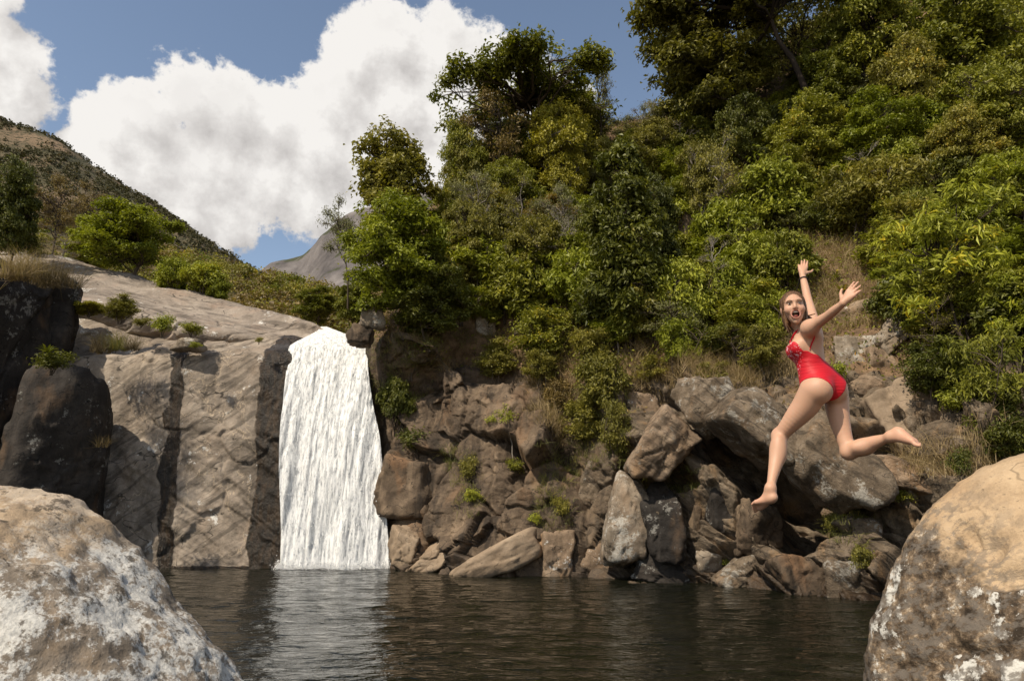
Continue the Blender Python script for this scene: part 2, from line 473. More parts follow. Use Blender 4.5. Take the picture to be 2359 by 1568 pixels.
# hollows under the overhanging slabs
def hollow(sx, sy, rx, ry, depth):
    q = ((px - sx) / rx) ** 2 + ((py - sy) / ry) ** 2
    return -depth * np.exp(-np.clip(q, 0, 30) ** 2)
D += hollow(1850, 1165, 85, 105, 3.2) + hollow(1760, 1085, 70, 50, 2.0) + hollow(1650, 1040, 65, 50, 1.6) + hollow(1530, 1115, 90, 26, 1.2) + hollow(1680, 1290, 60, 26, .8)
D += hollow(1880, 1262, 80, 16, .6) + hollow(1000, 800, 110, 90, 1.2) + hollow(960, 930, 60, 80, .9) + hollow(1130, 740, 60, 40, .8)
D = D * (.35 + .65 * sstep(px, 850, 960)) - .5 * (1 - sstep(px, 850, 930))
D *= sstep(vv, .3, .9)
G = G - N0 * D[..., None] if N0[0, 5, 1] > 0 else G + N0 * D[..., None]
hill_grid = G; hill_v = vv; hill_rock = rockness

m, t, out = new_mat('hillside')
tcn = t.new('ShaderNodeTexCoord'); vec = tcn.outputs['Object']
colA, hA = rock_color(t, vec, *BROWN, scale=.95, lichen=0, streak=.95, rust=.45, rust_col=(.20, .115, .06))
colB, hB = rock_color(t, vec, *GREY, scale=1.5, lichen=0, streak=.3, rust=.7, rust_col=(.26, .16, .08), strata=(.2, -.7, 0))
sepx = t.new('ShaderNodeSeparateXYZ'); t.link(vec, sepx.inputs[0])
mx = t.step(t.math('ADD', sepx.outputs[0], t.noise(vec, .6, 3)), 2.6, 4.4)
rockc = t.mix(mx, colA, colB)
# wet, dark, algae-stained foot of the cliff
wet = t.math('SUBTRACT', 1.0, t.step(t.math('ADD', sepx.outputs[2], t.math('MULTIPLY', t.noise(t.map(vec, (1, 1, .2)), 1.6, 5, .6), -1.6)), -.7, .35))
wet = t.math('MULTIPLY', wet, t.step(sepx.outputs[0], 2.5, 5.0, .35, 1.0))
rockc = t.mix(wet, rockc, t.mix(1.0, rockc, (.34, .29, .24), 'MULTIPLY'))
soil = t.ramp(t.noise(vec, 3.0, 8, .7), [(.3, (.055, .036, .02)), (.5, (.15, .092, .05)), (.7, (.27, .175, .095))])
at_r = t.new('ShaderNodeAttribute'); at_r.attribute_name = 'rock'
fac = t.step(t.math('ADD', at_r.outputs['Fac'], t.math('MULTIPLY', t.math('SUBTRACT', t.noise(vec, 5, 6, .7), .5), .6)), .4, .6)
col = t.mix(fac, soil, rockc)
hh = t.mix(mx, hA, hB)
principled(t, out, col, t.math('SUBTRACT', .85, t.math('MULTIPLY', wet, .5)), bump(t, hh, .07), .35)
M['hillside'] = m
add_structure('hillside', G, M['hillside'], {'rock': rockness})

# ---- left cliff face beside the fall
YF = on_water(770, 1308)[1]
lc = [(-420, 830, 690), (60, 815, 690), (160, 806, 716), (300, 806, 748), (430, 808, 783), (560, 804, 788), (660, 798, 784), (720, 800, 778), (790, 792, 766), (840, 800, 772)]
cols = []
for sx, T, T2 in lc:
    Yb = YF if sx < 700 else YF + .6
    p0 = at(sx, 1308, Yb); p0[2] = 0
    p = [p0 + np.array([0, -.1, -2.0]), p0, at(sx, 1180, Yb + .25), at(sx, 1000, Yb + .5), at(sx, 880, Yb + .75), at(sx, T + 12, Yb + 1.15), at(sx, T - 4, Yb + 1.8), at(sx, (T * .6 + T2 * .4), Yb + 2.8), at(sx, T2, Yb + 4.2)]
    p.append(p[-1] + np.array([0, 3, -.6]))
    cols.append(p)
G, gu, gv = loft(cols, 420, 330, vw=([0, .12, .8, 1], [0, .12, .68, 1]))
N0 = grid_normals(G); sgn = -1 if N0[200, 100, 1] > 0 else 1
px, py, _ = project(G)
P = G
rl = rotm('Y', -35)
D = .35 * fbm(P * .35, 3, 5) + block_disp(P, 2.8, 51, .16, .07, rl, (1, 1, 1.4)) + .12 * ridged((P @ rl.T) * np.array([.5, .5, 1.8]), 4, 52) * sstep(fbm(P * .3, 2, 4), -.2, .3)
D += .035 * fbm(P * 4, 4, 53)
grv = np.exp(-((px - (405 - (py - 810) * .045 + 10 * np.sin(py * .02))) / 16) ** 2)
D -= .16 * grv * (py > 800)
D *= sstep(gv[None, :], .4, 1.0) + 0 * px
G = G + sgn * N0 * D[..., None]
m, t, out = new_mat('cliff_face')
tcn = t.new('ShaderNodeTexCoord'); vec = tcn.outputs['Object']
col, h = rock_color(t, vec, (.085, .068, .052), (.235, .190, .148), (.37, .312, .252), scale=.75, lichen=.10, streak=.45, rust=.2, rust_col=(.30, .2, .125), strata=(.1, .65, 0), crack=1.0, crack_scale=.45)
vn = t.noise(t.map(vec, (1, 1, .7), rot=(0, .7, 0)), .9, 4, .6)
vm = t.math('MULTIPLY', t.math('SUBTRACT', 1.0, t.step(t.math('ABSOLUTE', t.math('SUBTRACT', vn, .5)), .002, .010)), t.step(t.noise(vec, .8, 2), .44, .58))
col = t.mix(t.math('MULTIPLY', vm, .5), col, (.46, .36, .25))
sp = t.new('ShaderNodeSeparateXYZ'); t.link(vec, sp.inputs[0])
wob = t.math('MULTIPLY', t.math('SUBTRACT', t.noise(t.map(vec, (1, 1, .45)), 1.2, 4, .6), .5), .9)
xs = t.math('ADD', sp.outputs[0], wob)
def band(c, w, e):
    return t.math('SUBTRACT', 1.0, t.step(t.math('ABSOLUTE', t.math('SUBTRACT', xs, c)), w, w + e))
XS1 = float(at(383, 1308, YF)[0]); XS2 = float(at(606, 1308, YF)[0])
w1 = band(t.math('ADD', XS1, t.math('MULTIPLY', sp.outputs[2], -.125)), .26, .07)
w2 = band(t.math('ADD', XS2 + .1, t.math('MULTIPLY', sp.outputs[2], -.065)), .62, .08)
wet = t.math('MAXIMUM', w1, w2)
foot = t.math('SUBTRACT', 1.0, t.step(t.math('ADD', sp.outputs[2], t.math('MULTIPLY', t.noise(vec, 3, 3), -.12)), .0, .06))
wet = t.math('MAXIMUM', wet, foot)
wc = t.mix(t.step(t.noise(t.map(vec, (3, 3, .5)), 2.0, 5, .65), .4, .62), (.009, .007, .005), (.042, .026, .014))
col = t.mix(t.math('MULTIPLY', wet, .93), col, wc)
glint = t.noise(t.map(vec, (6, 6, 2)), 4.0, 3, .6)
h = t.math('ADD', h, t.math('MULTIPLY', t.math('MULTIPLY', glint, wet), 1.4))
principled(t, out, col, t.math('SUBTRACT', .84, t.math('MULTIPLY', wet, .56)), bump(t, h, .06), .35)
M['cliff_face'] = m
add_structure('cliff', G, m)

# ---- shaded rock wall closing the pool on the left
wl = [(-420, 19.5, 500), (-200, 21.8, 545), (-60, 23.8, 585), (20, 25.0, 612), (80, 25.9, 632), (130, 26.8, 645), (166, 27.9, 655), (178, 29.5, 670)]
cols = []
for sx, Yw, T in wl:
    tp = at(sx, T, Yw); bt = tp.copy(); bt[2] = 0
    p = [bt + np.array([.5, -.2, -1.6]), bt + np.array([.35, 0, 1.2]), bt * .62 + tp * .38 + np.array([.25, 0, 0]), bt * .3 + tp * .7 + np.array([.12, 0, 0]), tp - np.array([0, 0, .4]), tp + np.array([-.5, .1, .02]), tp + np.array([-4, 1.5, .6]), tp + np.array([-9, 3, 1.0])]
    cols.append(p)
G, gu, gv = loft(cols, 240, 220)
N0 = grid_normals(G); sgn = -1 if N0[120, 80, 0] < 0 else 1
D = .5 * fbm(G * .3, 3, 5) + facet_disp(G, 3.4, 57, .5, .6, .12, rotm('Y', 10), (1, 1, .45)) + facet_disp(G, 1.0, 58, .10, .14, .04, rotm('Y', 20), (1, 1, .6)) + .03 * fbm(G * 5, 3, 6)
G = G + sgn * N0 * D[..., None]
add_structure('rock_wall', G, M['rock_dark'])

# ---- broad bare slab above the cliff
sl = [(-60, 742, 690, 630, 560, 36.5), (110, 735, 694, 640, 588, 35.5), (250, 752, 706, 662, 622, 35.5), (400, 792, 748, 706, 657, 35), (550, 806, 770, 737, 699, 34), (660, 808, 783, 760, 729, 32), (735, 806, 790, 773, 750, 30), (762, 812, 803, 795, 783, 29)]
cols = []
for sx, a, b, c, d, Yc in sl:
    k_ = YF - 25.0; p = [at(sx, a + 25, 29.1 + k_), at(sx, a, 28.7 + k_), at(sx, b + 8, 28.3 + k_), at(sx, b - 4, 28.7 + k_), at(sx, c, (28.7 + Yc) * .5 - .3 + k_), at(sx, d, Yc + k_)]
    p.append(p[-1] + np.array([0, 9, -1.2])); cols.append(p)
G, gu, gv = loft(cols, 360, 190)
N0 = grid_normals(G); sgn = -1 if N0[180, 60, 1] > 0 else 1
D = .22 * fbm(G * .3, 3, 71) + .10 * ridged((G @ rotm('Y', 12).T) * np.array([.25, .25, 1.5]), 4, 72) + .03 * fbm(G * 3, 4, 73) + block_disp(G, 3.4, 74, .16, .10, rotm('Y', 20), (.6, 1, 1.5))
G = G + sgn * N0 * D[..., None]
M['slab'] = rock_mat('slab', (.105, .084, .066), (.235, .193, .156), (.345, .292, .240), scale=.7, lichen=.05, streak=.3, rust=.4, rust_col=(.31, .21, .15), strata=(.25, -.25, 0), crack_scale=.4, bump_d=.06)
add_structure('rock_slab', G, M['slab'])

# ---- mountains far behind
def ridge_terrain(name, pts, Y, depth, foot_sy, mat, nu, nv, amp, seed, back=1.0, attrs=None):
    cols = []
    for sx, sy in pts:
        top = at(sx, sy, Y); mid = at(sx, sy + (foot_sy - sy) * .45, Y - depth * .5); low = at(sx, foot_sy, Y - depth)
        bk = top + np.array([0, depth * back, -depth * .45 * back])
        cols.append([low, mid, top, bk])
    G, _, gv = loft(cols, nu, nv)
    N0 = grid_normals(G); s = -1 if N0[nu // 2, nv // 3, 1] > 0 else 1
    D = amp * fbm(G / (amp * 9), 5, seed)
    G = G + s * N0 * D[..., None]
    add_structure(name, G, mat)
    return G
m, t, out = new_mat('mountain')
tcn = t.new('ShaderNodeTexCoord'); vec = tcn.outputs['Object']
g = t.noise(t.map(vec, (1, 1, .6)), .022, 6, .62, .4)
col = t.ramp(g, [(.36, (.055, .058, .036)), (.50, (.095, .083, .052)), (.62, (.19, .135, .088)), (.76, (.24, .175, .115))])
dots = t.noise(vec, .35, 4, .7)
col = t.mix(t.step(dots, .5, .6), col, (.028, .032, .016))
principled(t, out, col, .95, bump(t, dots, 1.5), .1)
M['mountain'] = m
mount_pts = [(-500, 60), (-250, 165), (-100, 235), (0, 278), (70, 305), (150, 338), (240, 398), (330, 455), (420, 525), (500, 588), (560, 628), (620, 668), (760, 730)]
mount_G = ridge_terrain('mountain', mount_pts, 520, 260, 780, m, 260, 140, 9, 5)
m, t, out = new_mat('rock_dome')
tcn = t.new('ShaderNodeTexCoord'); vec = tcn.outputs['Object']
g = t.noise(t.map(vec, (1, 1, .35), rot=(0, .4, 0)), .03, 7, .62, .3)
col = t.ramp(g, [(.32, (.055, .05, .05)), (.5, (.125, .112, .108)), (.7, (.21, .19, .18))])
col = t.mix(t.step(t.noise(vec, .02, 4, .6, 1.0), .60, .66), col, (.05, .055, .03))
principled(t, out, col, .9, bump(t, g, 8), .2)
dome_pts = [(560, 690), (606, 634), (632, 611), (690, 604), (722, 580), (752, 545), (800, 505), (930, 455), (1080, 440), (1300, 430)]
ridge_terrain('rock_dome', dome_pts, 900, 200, 760, m, 200, 110, 12, 15)
m, t, out = new_mat('forest_floor')
tcn = t.new('ShaderNodeTexCoord'); vec = tcn.outputs['Object']
col = t.ramp(t.noise(vec, .25, 7, .7), [(.32, (.03, .03, .015)), (.5, (.09, .07, .035)), (.68, (.19, .13, .07))])
principled(t, out, col, .95, None, .1)
wood_pts = [(-500, 470), (-100, 520), (150, 560), (330, 612), (420, 628), (560, 655), (640, 676), (700, 694), (770, 712), (850, 730), (1000, 745)]
wood_G = ridge_terrain('wooded_hill', wood_pts, 150, 95, 800, m, 220, 120, 2.2, 25)

# ------------------------------------------------------------------ pool and its bed
m, t, out = new_mat('pool_bed')
tcn = t.new('ShaderNodeTexCoord')
col, h = rock_color(t, tcn.outputs['Object'], *DARK, scale=.7, lichen=0)
principled(t, out, col, .9, bump(t, h, .05), .2)
gx = np.linspace(-90, 90, 90); gy = np.linspace(-30, 60, 70)
X, Yy = np.meshgrid(gx, gy, indexing='ij')
G = np.stack([X, Yy, -2.2 + .4 * fbm(np.stack([X, Yy, 0 * X], -1) * .2, 3, 9)], -1)
# the near bank the photographer stands on
G[..., 2] += 2.55 * (1 - sstep(Yy + .25 * np.abs(X) * 0, 1.6, 4.2))
me = make_mesh('riverbed', G.reshape(-1, 3), grid_faces(90, 70), True, None, [m]); obj('riverbed', me, kind='structure')

m, t, out = new_mat('pool_water')
tcn = t.new('ShaderNodeTexCoord'); vec = tcn.outputs['Object']
h1 = t.noise(t.map(vec, (.55, 1.25, 1), rot=(0, 0, .12)), 2.0, 3, .5, .4)
h2 = t.noise(t.map(vec, (.8, 1.5, 1), rot=(0, 0, -.2)), 5.6, 3, .55, .5)
h3 = t.noise(vec, .35, 2, .5)
hh = t.math('ADD', t.math('MULTIPLY', h1, 1.0), t.math('MULTIPLY', h2, .34))
hh = t.math('MULTIPLY', hh, t.step(h3, .3, .7, .6, 1.2))
col = t.mix(t.noise(vec, .3, 2), (.004, .005, .003), (.008, .008, .004))
principled(t, out, col, .04, bump(t, hh, .10), .5, IOR=1.333)
M['pool_water'] = m
gx = np.concatenate([np.linspace(-70, -20, 12, endpoint=False), np.linspace(-20, 20, 420), np.linspace(20.5, 70, 12)])
gy = np.concatenate([np.linspace(-20, 6, 12, endpoint=False), np.linspace(6, 29, 420), np.linspace(29.5, 60, 8)])
X, Yy = np.meshgrid(gx, gy, indexing='ij')
Pw = np.stack([X * .9, Yy * 1.9, 0 * X], -1)
Z = .042 * fbm(Pw * .85, 3, 3) + .016 * fbm(Pw * 2.4 + 5, 2, 13)
near_fall = np.exp(-(((X + 6.8) / 3.5) ** 2 + ((Yy - YF) / 2.4) ** 2))
Z += near_fall * .05 * fbm(np.stack([X, Yy, 0 * X], -1) * 3.5, 3, 17)
me = make_mesh('pool_water', np.stack([X, Yy, Z], -1).reshape(-1, 3), grid_faces(*X.shape), True, None, [m]); obj('pool_water', me, kind='structure')

# ------------------------------------------------------------------ waterfall
def falls_mat(name, cover, seed):
    m, t, out = new_mat(name)
    tcn = t.new('ShaderNodeTexCoord'); vec = t.vmath('ADD', tcn.outputs['Object'], (seed, seed * .7, seed * 1.3))
    str1 = t.noise(t.map(vec, (3.2, 1.2, .28)), 2.2, 4, .6)
    str2 = t.noise(t.map(vec, (3.4, 2, .55)), 3.6, 4, .66)
    fine = t.noise(t.map(vec, (1.9, 1.8, .75)), 15.0, 3, .72)
    d = t.math('ADD', t.math('ADD', t.math('MULTIPLY', str1, .46), t.math('MULTIPLY', str2, .50)), t.math('MULTIPLY', fine, .22))
    at_e = t.new('ShaderNodeAttribute'); at_e.attribute_name = 'cover'
    thr = t.math('SUBTRACT', 1.16 - cover, t.math('MULTIPLY', at_e.outputs['Fac'], .6))
    a = t.step(d, t.math('SUBTRACT', thr, .08), t.math('ADD', thr, .07))
    col = t.mix(t.step(t.math('ADD', t.math('MULTIPLY', fine, .3), t.math('MULTIPLY', str2, .7)), .36, .56), (.36, .37, .38), (.80, .80, .79))
    df = t.new('ShaderNodeBsdfDiffuse'); t.put(df.inputs['Color'], col)
    t.link(bump(t, t.math('ADD', str1, t.math('MULTIPLY', fine, .25)), .04), df.inputs['Normal'])
    tl = t.new('ShaderNodeBsdfTranslucent'); t.put(tl.inputs['Color'], (.85, .86, .87))
    mx1 = t.new('ShaderNodeMixShader'); mx1.inputs[0].default_value = .10
    t.link(df.outputs[0], mx1.inputs[1]); t.link(tl.outputs[0], mx1.inputs[2])
    tr = t.new('ShaderNodeBsdfTransparent')
    mx2 = t.new('ShaderNodeMixShader'); t.link(a, mx2.inputs[0]); t.link(tr.outputs[0], mx2.inputs[1]); t.link(mx1.outputs[0], mx2.inputs[2])
    t.link(mx2.outputs[0], out.inputs['Surface'])
    return m
DF = YF - 25.05
fall_rows = [(a, b, c, d + DF) for a, b, c, d in [  # sy, left sx, right sx, Y
  (752, 738, 752, 31.0), (762, 730, 778, 28.4), (778, 700, 816, 27.3), (800, 668, 846, 26.7), (850, 662, 848, 26.25), (930, 655, 858, 25.85), (1010, 648, 874, 25.55), (1120, 645, 881, 25.3), (1230, 648, 892, 25.12), (1316, 650, 894, 25.0)]]
fall = obj('waterfall', None, label='broad white waterfall pouring off the rock lip into the pool', category='waterfall')
fall.location = tuple(on_water(770, 1308)); fall_loc = np.array(fall.location)
for li, (dy, cover, seed, nm) in enumerate([(0.0, .545, 0, 'water_sheet'), (-.16, .42, 7, 'foam_veil'), (-.30, .36, 15, 'outer_spray')]):
    cols = []
    for k in range(7):
        f = k / 6
        cols.append([at(l + (r - l) * f, sy, Yr + dy * min(1, max(0, (sy - 770) / 260))) - fall_loc for sy, l, r, Yr in fall_rows])
    G, gu, gv = loft(cols, 150, 330)
    N0 = grid_normals(G); s = -1 if N0[75, 200, 1] > 0 else 1
    f = np.linspace(0, 1, 150)[:, None]; vv_ = np.linspace(0, 1, 330)[None, :]
    Q = G + seed
    D = .34 * fbm(Q * np.array([1.1, .4, .16]), 3, 81 + li) + .10 * fbm(Q * np.array([5.0, 1.5, .5]), 3, 84 + li) + .022 * fbm(Q * np.array([12, 5, 2.5]), 3, 87 + li)
    D = D * sstep(vv_, 0.15, .55)
    G = G + s * N0 * D[..., None]
    edge = np.minimum(f, 1 - f) + 0 * vv_
    cov = .45 + .5 * sstep(edge + .09 * fbm(Q * np.array([2, 2, .8]), 3, 3), 0.0, .15) - .42 * np.exp(-((f - .86) / .12) ** 2 - ((vv_ - .50) / .14) ** 2)
    cov -= .25 * np.exp(-((f - .6) / .1) ** 2 - ((vv_ - .83) / .1) ** 2)
    cov += .25 * sstep(vv_, .965, 1.0)
    me = make_mesh(nm, G.reshape(-1, 3), grid_faces(150, 330), True, {'cover': cov.ravel()}, [falls_mat(nm, cover, seed)])
    obj(nm, me, parent=fall)
# flying drops and froth
m, t, out = new_mat('froth'); principled(t, out, (.9, .9, .9), .6, None, .3); M['froth'] = m
rg = np.random.default_rng(5)
n = 2600
row = np.array(fall_rows, float); tt = rg.random(n) ** .8 * .97 + .03
ff = rg.uniform(.02, .96, n)
idx = tt * (len(row) - 1)
L = np.interp(idx, range(len(row)), row[:, 1]); R = np.interp(idx, range(len(row)), row[:, 2]); SY = np.interp(idx, range(len(row)), row[:, 0]); YY = np.interp(idx, range(len(row)), row[:, 3])
C = np.array([at(l + (r - l) * f, sy, y - d) for l, r, f, sy, y, d in zip(L, R, ff, SY, YY, rg.uniform(.1, .6, n) * np.minimum(1, tt * 2))]) - fall_loc
sz = rg.uniform(.006, .016, n)[:, None]; el = rg.uniform(1.2, 3.6, n)[:, None]
octv = np.array([[1, 0, 0], [-1, 0, 0], [0, 1, 0], [0, -1, 0], [0, 0, 1], [0, 0, -1]], float)
V = C[:, None, :] + octv[None] * np.stack([sz, sz, sz * el], -1)
octf = np.array([[0, 2, 4], [2, 1, 4], [1, 3, 4], [3, 0, 4], [2, 0, 5], [1, 2, 5], [3, 1, 5], [0, 3, 5]])
F = (octf[None] + 6 * np.arange(n)[:, None, None]).reshape(-1, 3)
me = make_mesh('flying_drops', V.reshape(-1, 3), F, True, None, [m]); o = obj('flying_drops', me, parent=fall, kind='stuff')
# froth where the water lands
n = 9000
xs_ = rg.uniform(-2.15, 2.15, n); C = np.stack([xs_, -np.abs(rg.normal(0, .30, n)) - .0, np.abs(rg.normal(0, .09, n)) * (1 + rg.random(n))], -1) + np.array([.02, 0, .0])
sz = rg.uniform(.005, .022, n)[:, None]
V = C[:, None, :] + octv[None] * np.stack([sz * 1.4, sz, sz * .6], -1)
F = (octf[None] + 6 * np.arange(n)[:, None, None]).reshape(-1, 3)
me = make_mesh('landing_foam', V.reshape(-1, 3), F, True, None, [m]); obj('landing_foam', me, parent=fall, kind='stuff')
# ------------------------------------------------------------------ rocks and boulders
import bmesh
_ico = {}
def ico(sub):
    if sub not in _ico:
        bm = bmesh.new(); bmesh.ops.create_icosphere(bm, subdivisions=sub, radius=1.0)
        V = np.array([v.co[:] for v in bm.verts]); F = np.array([[v.index for v in f.verts] for f in bm.faces]); bm.free()
        V /= np.linalg.norm(V, axis=1, keepdims=True)
        _ico[sub] = (V, F)
    return _ico[sub]
def rock_shape(seed, sub=5, planes=16, p=16, hmin=.62, rough=.10, extra=()):
    V, F = ico(sub); rg = np.random.default_rng(seed)
    n = rg.normal(size=(planes, 3)); n /= np.linalg.norm(n, axis=1, keepdims=True)
    h = rg.uniform(.82, 1.05, planes)
    if planes > 6:      # a blocky core: three skewed pairs of faces
        bx = np.concatenate([np.eye(3), -np.eye(3)]) + rg.normal(size=(6, 3)) * .22
        bx /= np.linalg.norm(bx, axis=1, keepdims=True)
        n = np.concatenate([n, bx]); h = np.concatenate([h, rg.uniform(hmin, hmin + .22, 6)])
    if len(extra):
        e = np.array(extra, float); en = e[:, :3] / np.linalg.norm(e[:, :3], axis=1, keepdims=True)
        n = np.concatenate([n, en]); h = np.concatenate([h, e[:, 3]])
    q = np.maximum(0, V @ n.T) / h
    r = (np.sum(q ** p, axis=1) + (1 / 1.15) ** p) ** (-1.0 / p)
    W = V * r[:, None]
    W = W * (1 + rough * fbm(W * 1.6 + seed, 4, seed % 97)[:, None])
    return W, F
def add_rock(name, box, mat, label, seed, Y=None, depth=.8, tilt=0, yaw=0, sub=5, planes=14, p=34, hmin=.55, rough=.09, detail=.045, emb=.35,
             names=('hillside',), group=None, extra=(), squash=None, strata=0.0):
    x0, y0, x1, y1 = box; cx, cy = (x0 + x1) / 2, (y0 + y1) / 2
    W, F = rock_shape(seed, sub, planes, p, hmin, rough, extra)
    if squash: W = W * np.array(squash)
    W = W @ (rotm('Y', tilt) @ rotm('Z', yaw)).T
    lo, hi = W.min(0), W.max(0); W = (W - (lo + hi) / 2) / ((hi - lo) / 2)
    if Y is None:
        hit = cam_hit(cx, cy, names); Y = hit[0].y
    c = at(cx, cy, Y); dep = project(c)[2]
    a = (x1 - x0) / 2 * dep / FPX; b = (y1 - y0) / 2 * dep / FPX * 1.02; dd = (a + b) / 2 * depth
    c = at(cx, cy, Y + dd * emb)
    W = W * np.array([a, dd, b]) * (1 + emb * dd / dep)
    rad = W / np.linalg.norm(W, axis=1, keepdims=True)
    Q = W + seed * 3.1
    if sub > 3: W = W + rad * (block_disp(Q, max(.35, a * .8), 40 + seed % 7, .16 * min(a, 1.2), .06, rotm('Y', 25), (1, 1, 1.3)))[:, None]
    d = detail * (fbm(Q * 2.2 / max(.4, a), 4, 7) * 2 * max(.5, a) + .5 * fbm(Q * 7, 3, 9))
    if strata:
        S = Q @ (rotm('Y', 40) @ rotm('X', 20)).T
        d = d + strata * ridged(S * np.array([.6, .6, 4.0]), 4, 19)
    W = W + rad * d[:, None]
    base = np.array([0, 0, W[:, 2].min()])
    me = make_mesh(name, W - base, F, True, None, [M[mat]])
    return obj(name, me, label=label, category='rock' if name != 'boulder' else 'boulder', group=group, loc=tuple(c + base))

R = add_rock
G1 = 'rocks of the cliff on the far bank'
# --- beside the fall and along the foot of the cliff
R('rock', (860, 1040, 1018, 1222), 'rock_brown', 'large dark brown block right beside the foot of the waterfall', 3, group=G1, emb=0.43, planes=9, extra=[(0, -1, .1, .6)])
R('rock', (892, 1212, 975, 1325), 'rock_smooth', 'pale brown square block at the waterline touching the waterfall', 5, group=G1, emb=0.43, planes=8, tilt=10)
R('rock', (930, 1222, 1095, 1335), 'rock_smooth', 'smooth tan slab sloping into the pool, nearest the waterfall', 8, group=G1, emb=0.48, tilt=-32, squash=(1.5, 1, .55), planes=8, p=14, rough=.05)
R('rock', (1040, 1214, 1275, 1345), 'rock_smooth', 'wide smooth tan slab sloping into the pool, right of a similar smaller slab', 12, group=G1, emb=0.43, tilt=-30, squash=(1.6, 1, .5), planes=8, p=14, rough=.05)
R('rock', (1232, 1222, 1330, 1345), 'rock_tan', 'cracked rounded rock at the waterline between wide tan slab and pale fin', 17, group=G1, emb=0.33, planes=12)
R('rock', (1318, 1228, 1462, 1352), 'rock_tan', 'broad rounded tan rock at the waterline under the pale upright fins', 21, group=G1, emb=0.48, planes=10, p=16)
R('rock', (1080, 655, 1145, 830), 'rock_pale', 'grey brown rock pillar rising between bushes at the cliff top', 36, group=G1, emb=0.53, planes=8)
R('rock', (1305, 1060, 1400, 1225), 'rock_grey', 'pale curved upright fin of rock, left of two', 41, group=G1, emb=0.58, tilt=22, squash=(.6, 1, 1.3), planes=9, p=14)
R('rock', (1380, 1085, 1490, 1300), 'rock_pale', 'pale curved upright fin of rock, right of two', 43, group=G1, emb=0.53, tilt=8, squash=(.6, 1, 1.3), planes=9, p=14)
R('rock', (1438, 930, 1602, 1100), 'rock_strata', 'tan layered block jutting out over a dark hollow', 47, group=G1, emb=0, Y=22.4, depth=1.1, tilt=35, squash=(.75, 1, 1.2), planes=8, strata=.03)
R('rock', (1440, 905, 1520, 975), 'rock_tan', 'small tan rock on top of the jutting layered block', 48, group=G1, emb=0.43, planes=9, sub=4)
R('rock', (1555, 868, 1690, 1010), 'rock_grey', 'grey layered rock with a dark split right of the jutting tan block', 51, group=G1, emb=0, Y=22.0, depth=1.0, tilt=28, planes=9, strata=.05)
R('rock', (1640, 885, 1850, 1075), 'rock_grey', 'weathered grey layered slab overhanging the dark hollow left of the jumper', 53, group=G1, emb=0, Y=19.9, depth=1.1, tilt=38, squash=(1.5, 1, .7), planes=9, strata=.07)
R('rock', (1790, 940, 2010, 1180), 'rock_grey', 'big pale grey layered rock behind the legs of the jumper', 57, group=G1, emb=0, Y=19.4, depth=1.1, tilt=40, squash=(1.4, 1, .75), planes=10, strata=.08)
R('rock', (1930, 1040, 2180, 1160), 'rock_strata', 'long grey layered ledge behind the rear foot of the jumper', 59, group=G1, emb=0.48, tilt=24, squash=(1.5, 1, .6), planes=10, strata=.07)
R('rock', (1990, 860, 2180, 1060), 'rock_smooth', 'flat tan rock face behind the rear foot of the jumper', 63, group=G1, emb=0.58, planes=7, tilt=-8, extra=[(-.3, -1, .2, .5)])
R('rock', (1905, 762, 2022, 860), 'rock_pale', 'rounded grey brown rock right behind the back of the jumper', 66, group=G1, emb=0.53, planes=9)
R('rock', (2005, 722, 2092, 830), 'rock_pale', 'tilted pale rock right of the rounded one behind the jumper', 68, group=G1, emb=0.53, planes=8, tilt=-35, squash=(1.3, 1, .7))
R('rock', (1890, 690, 2050, 790), 'rock_tan', 'brown rock under the outstretched hand of the jumper', 71, group=G1, emb=0.53, planes=9, tilt=-20)
R('rock', (1990, 800, 2060, 875), 'rock_tan', 'small brown rock wedged below the tilted pale rock', 73, group=G1, emb=0.43, planes=9, sub=4)
R('rock', (1955, 855, 2070, 920), 'rock_strata', 'low layered rock below the small brown wedged rock', 74, group=G1, emb=0.43, planes=9, sub=4, strata=.03)
# --- right half of the waterline
R('rock', (1475, 1110, 1570, 1290), 'rock_dark', 'dark wet rounded rock with pale stripe right of the pale fins', 77, group=G1, emb=0.53, planes=9, p=14)
R('rock', (1560, 1120, 1640, 1265), 'rock_brown', 'brown rounded rock between two dark wet rocks above the water', 79, group=G1, emb=0.58, planes=9, p=14)
R('rock', (1625, 1115, 1705, 1260), 'rock_dark', 'dark overhanging knob above the shaded gap', 81, group=G1, emb=0.53, planes=9, p=14)
R('rock', (1600, 1245, 1668, 1318), 'rock_pale', 'small pale block standing in the dark gap above the water', 83, group=G1, emb=0.53, planes=9, sub=4)
R('rock', (1690, 1150, 1800, 1275), 'rock_brown', 'brown rock below the front foot of the jumper', 85, group=G1, emb=0.43, planes=9)
R('rock', (1455, 1270, 1600, 1360), 'rock_dark', 'dark wet slab at the waterline left of the small pale block', 87, group=G1, emb=0.48, tilt=20, squash=(1.4, 1, .7), planes=8, p=14)
R('rock', (1640, 1280, 1790, 1372), 'rock_grey', 'grey slanting slab at the waterline under the front foot of the jumper', 89, group=G1, emb=0.48, tilt=-28, squash=(1.4, 1, .7), planes=8, p=14)
R('rock', (1770, 1275, 1905, 1380), 'rock_brown', 'wet brown slab with rusty stains at the waterline below the cave', 91, group=G1, emb=0.48, tilt=-12, planes=8, p=14)
R('rock', (1885, 1285, 2040, 1392), 'rock_grey', 'grey wet slab at the waterline beside the big right boulder', 93, group=G1, emb=0.48, planes=8, p=14)
R('rock', (1960, 1190, 2030, 1260), 'rock_grey', 'bluish grey knob just left of the big right boulder', 95, group=G1, emb=0.53, planes=9, sub=4)
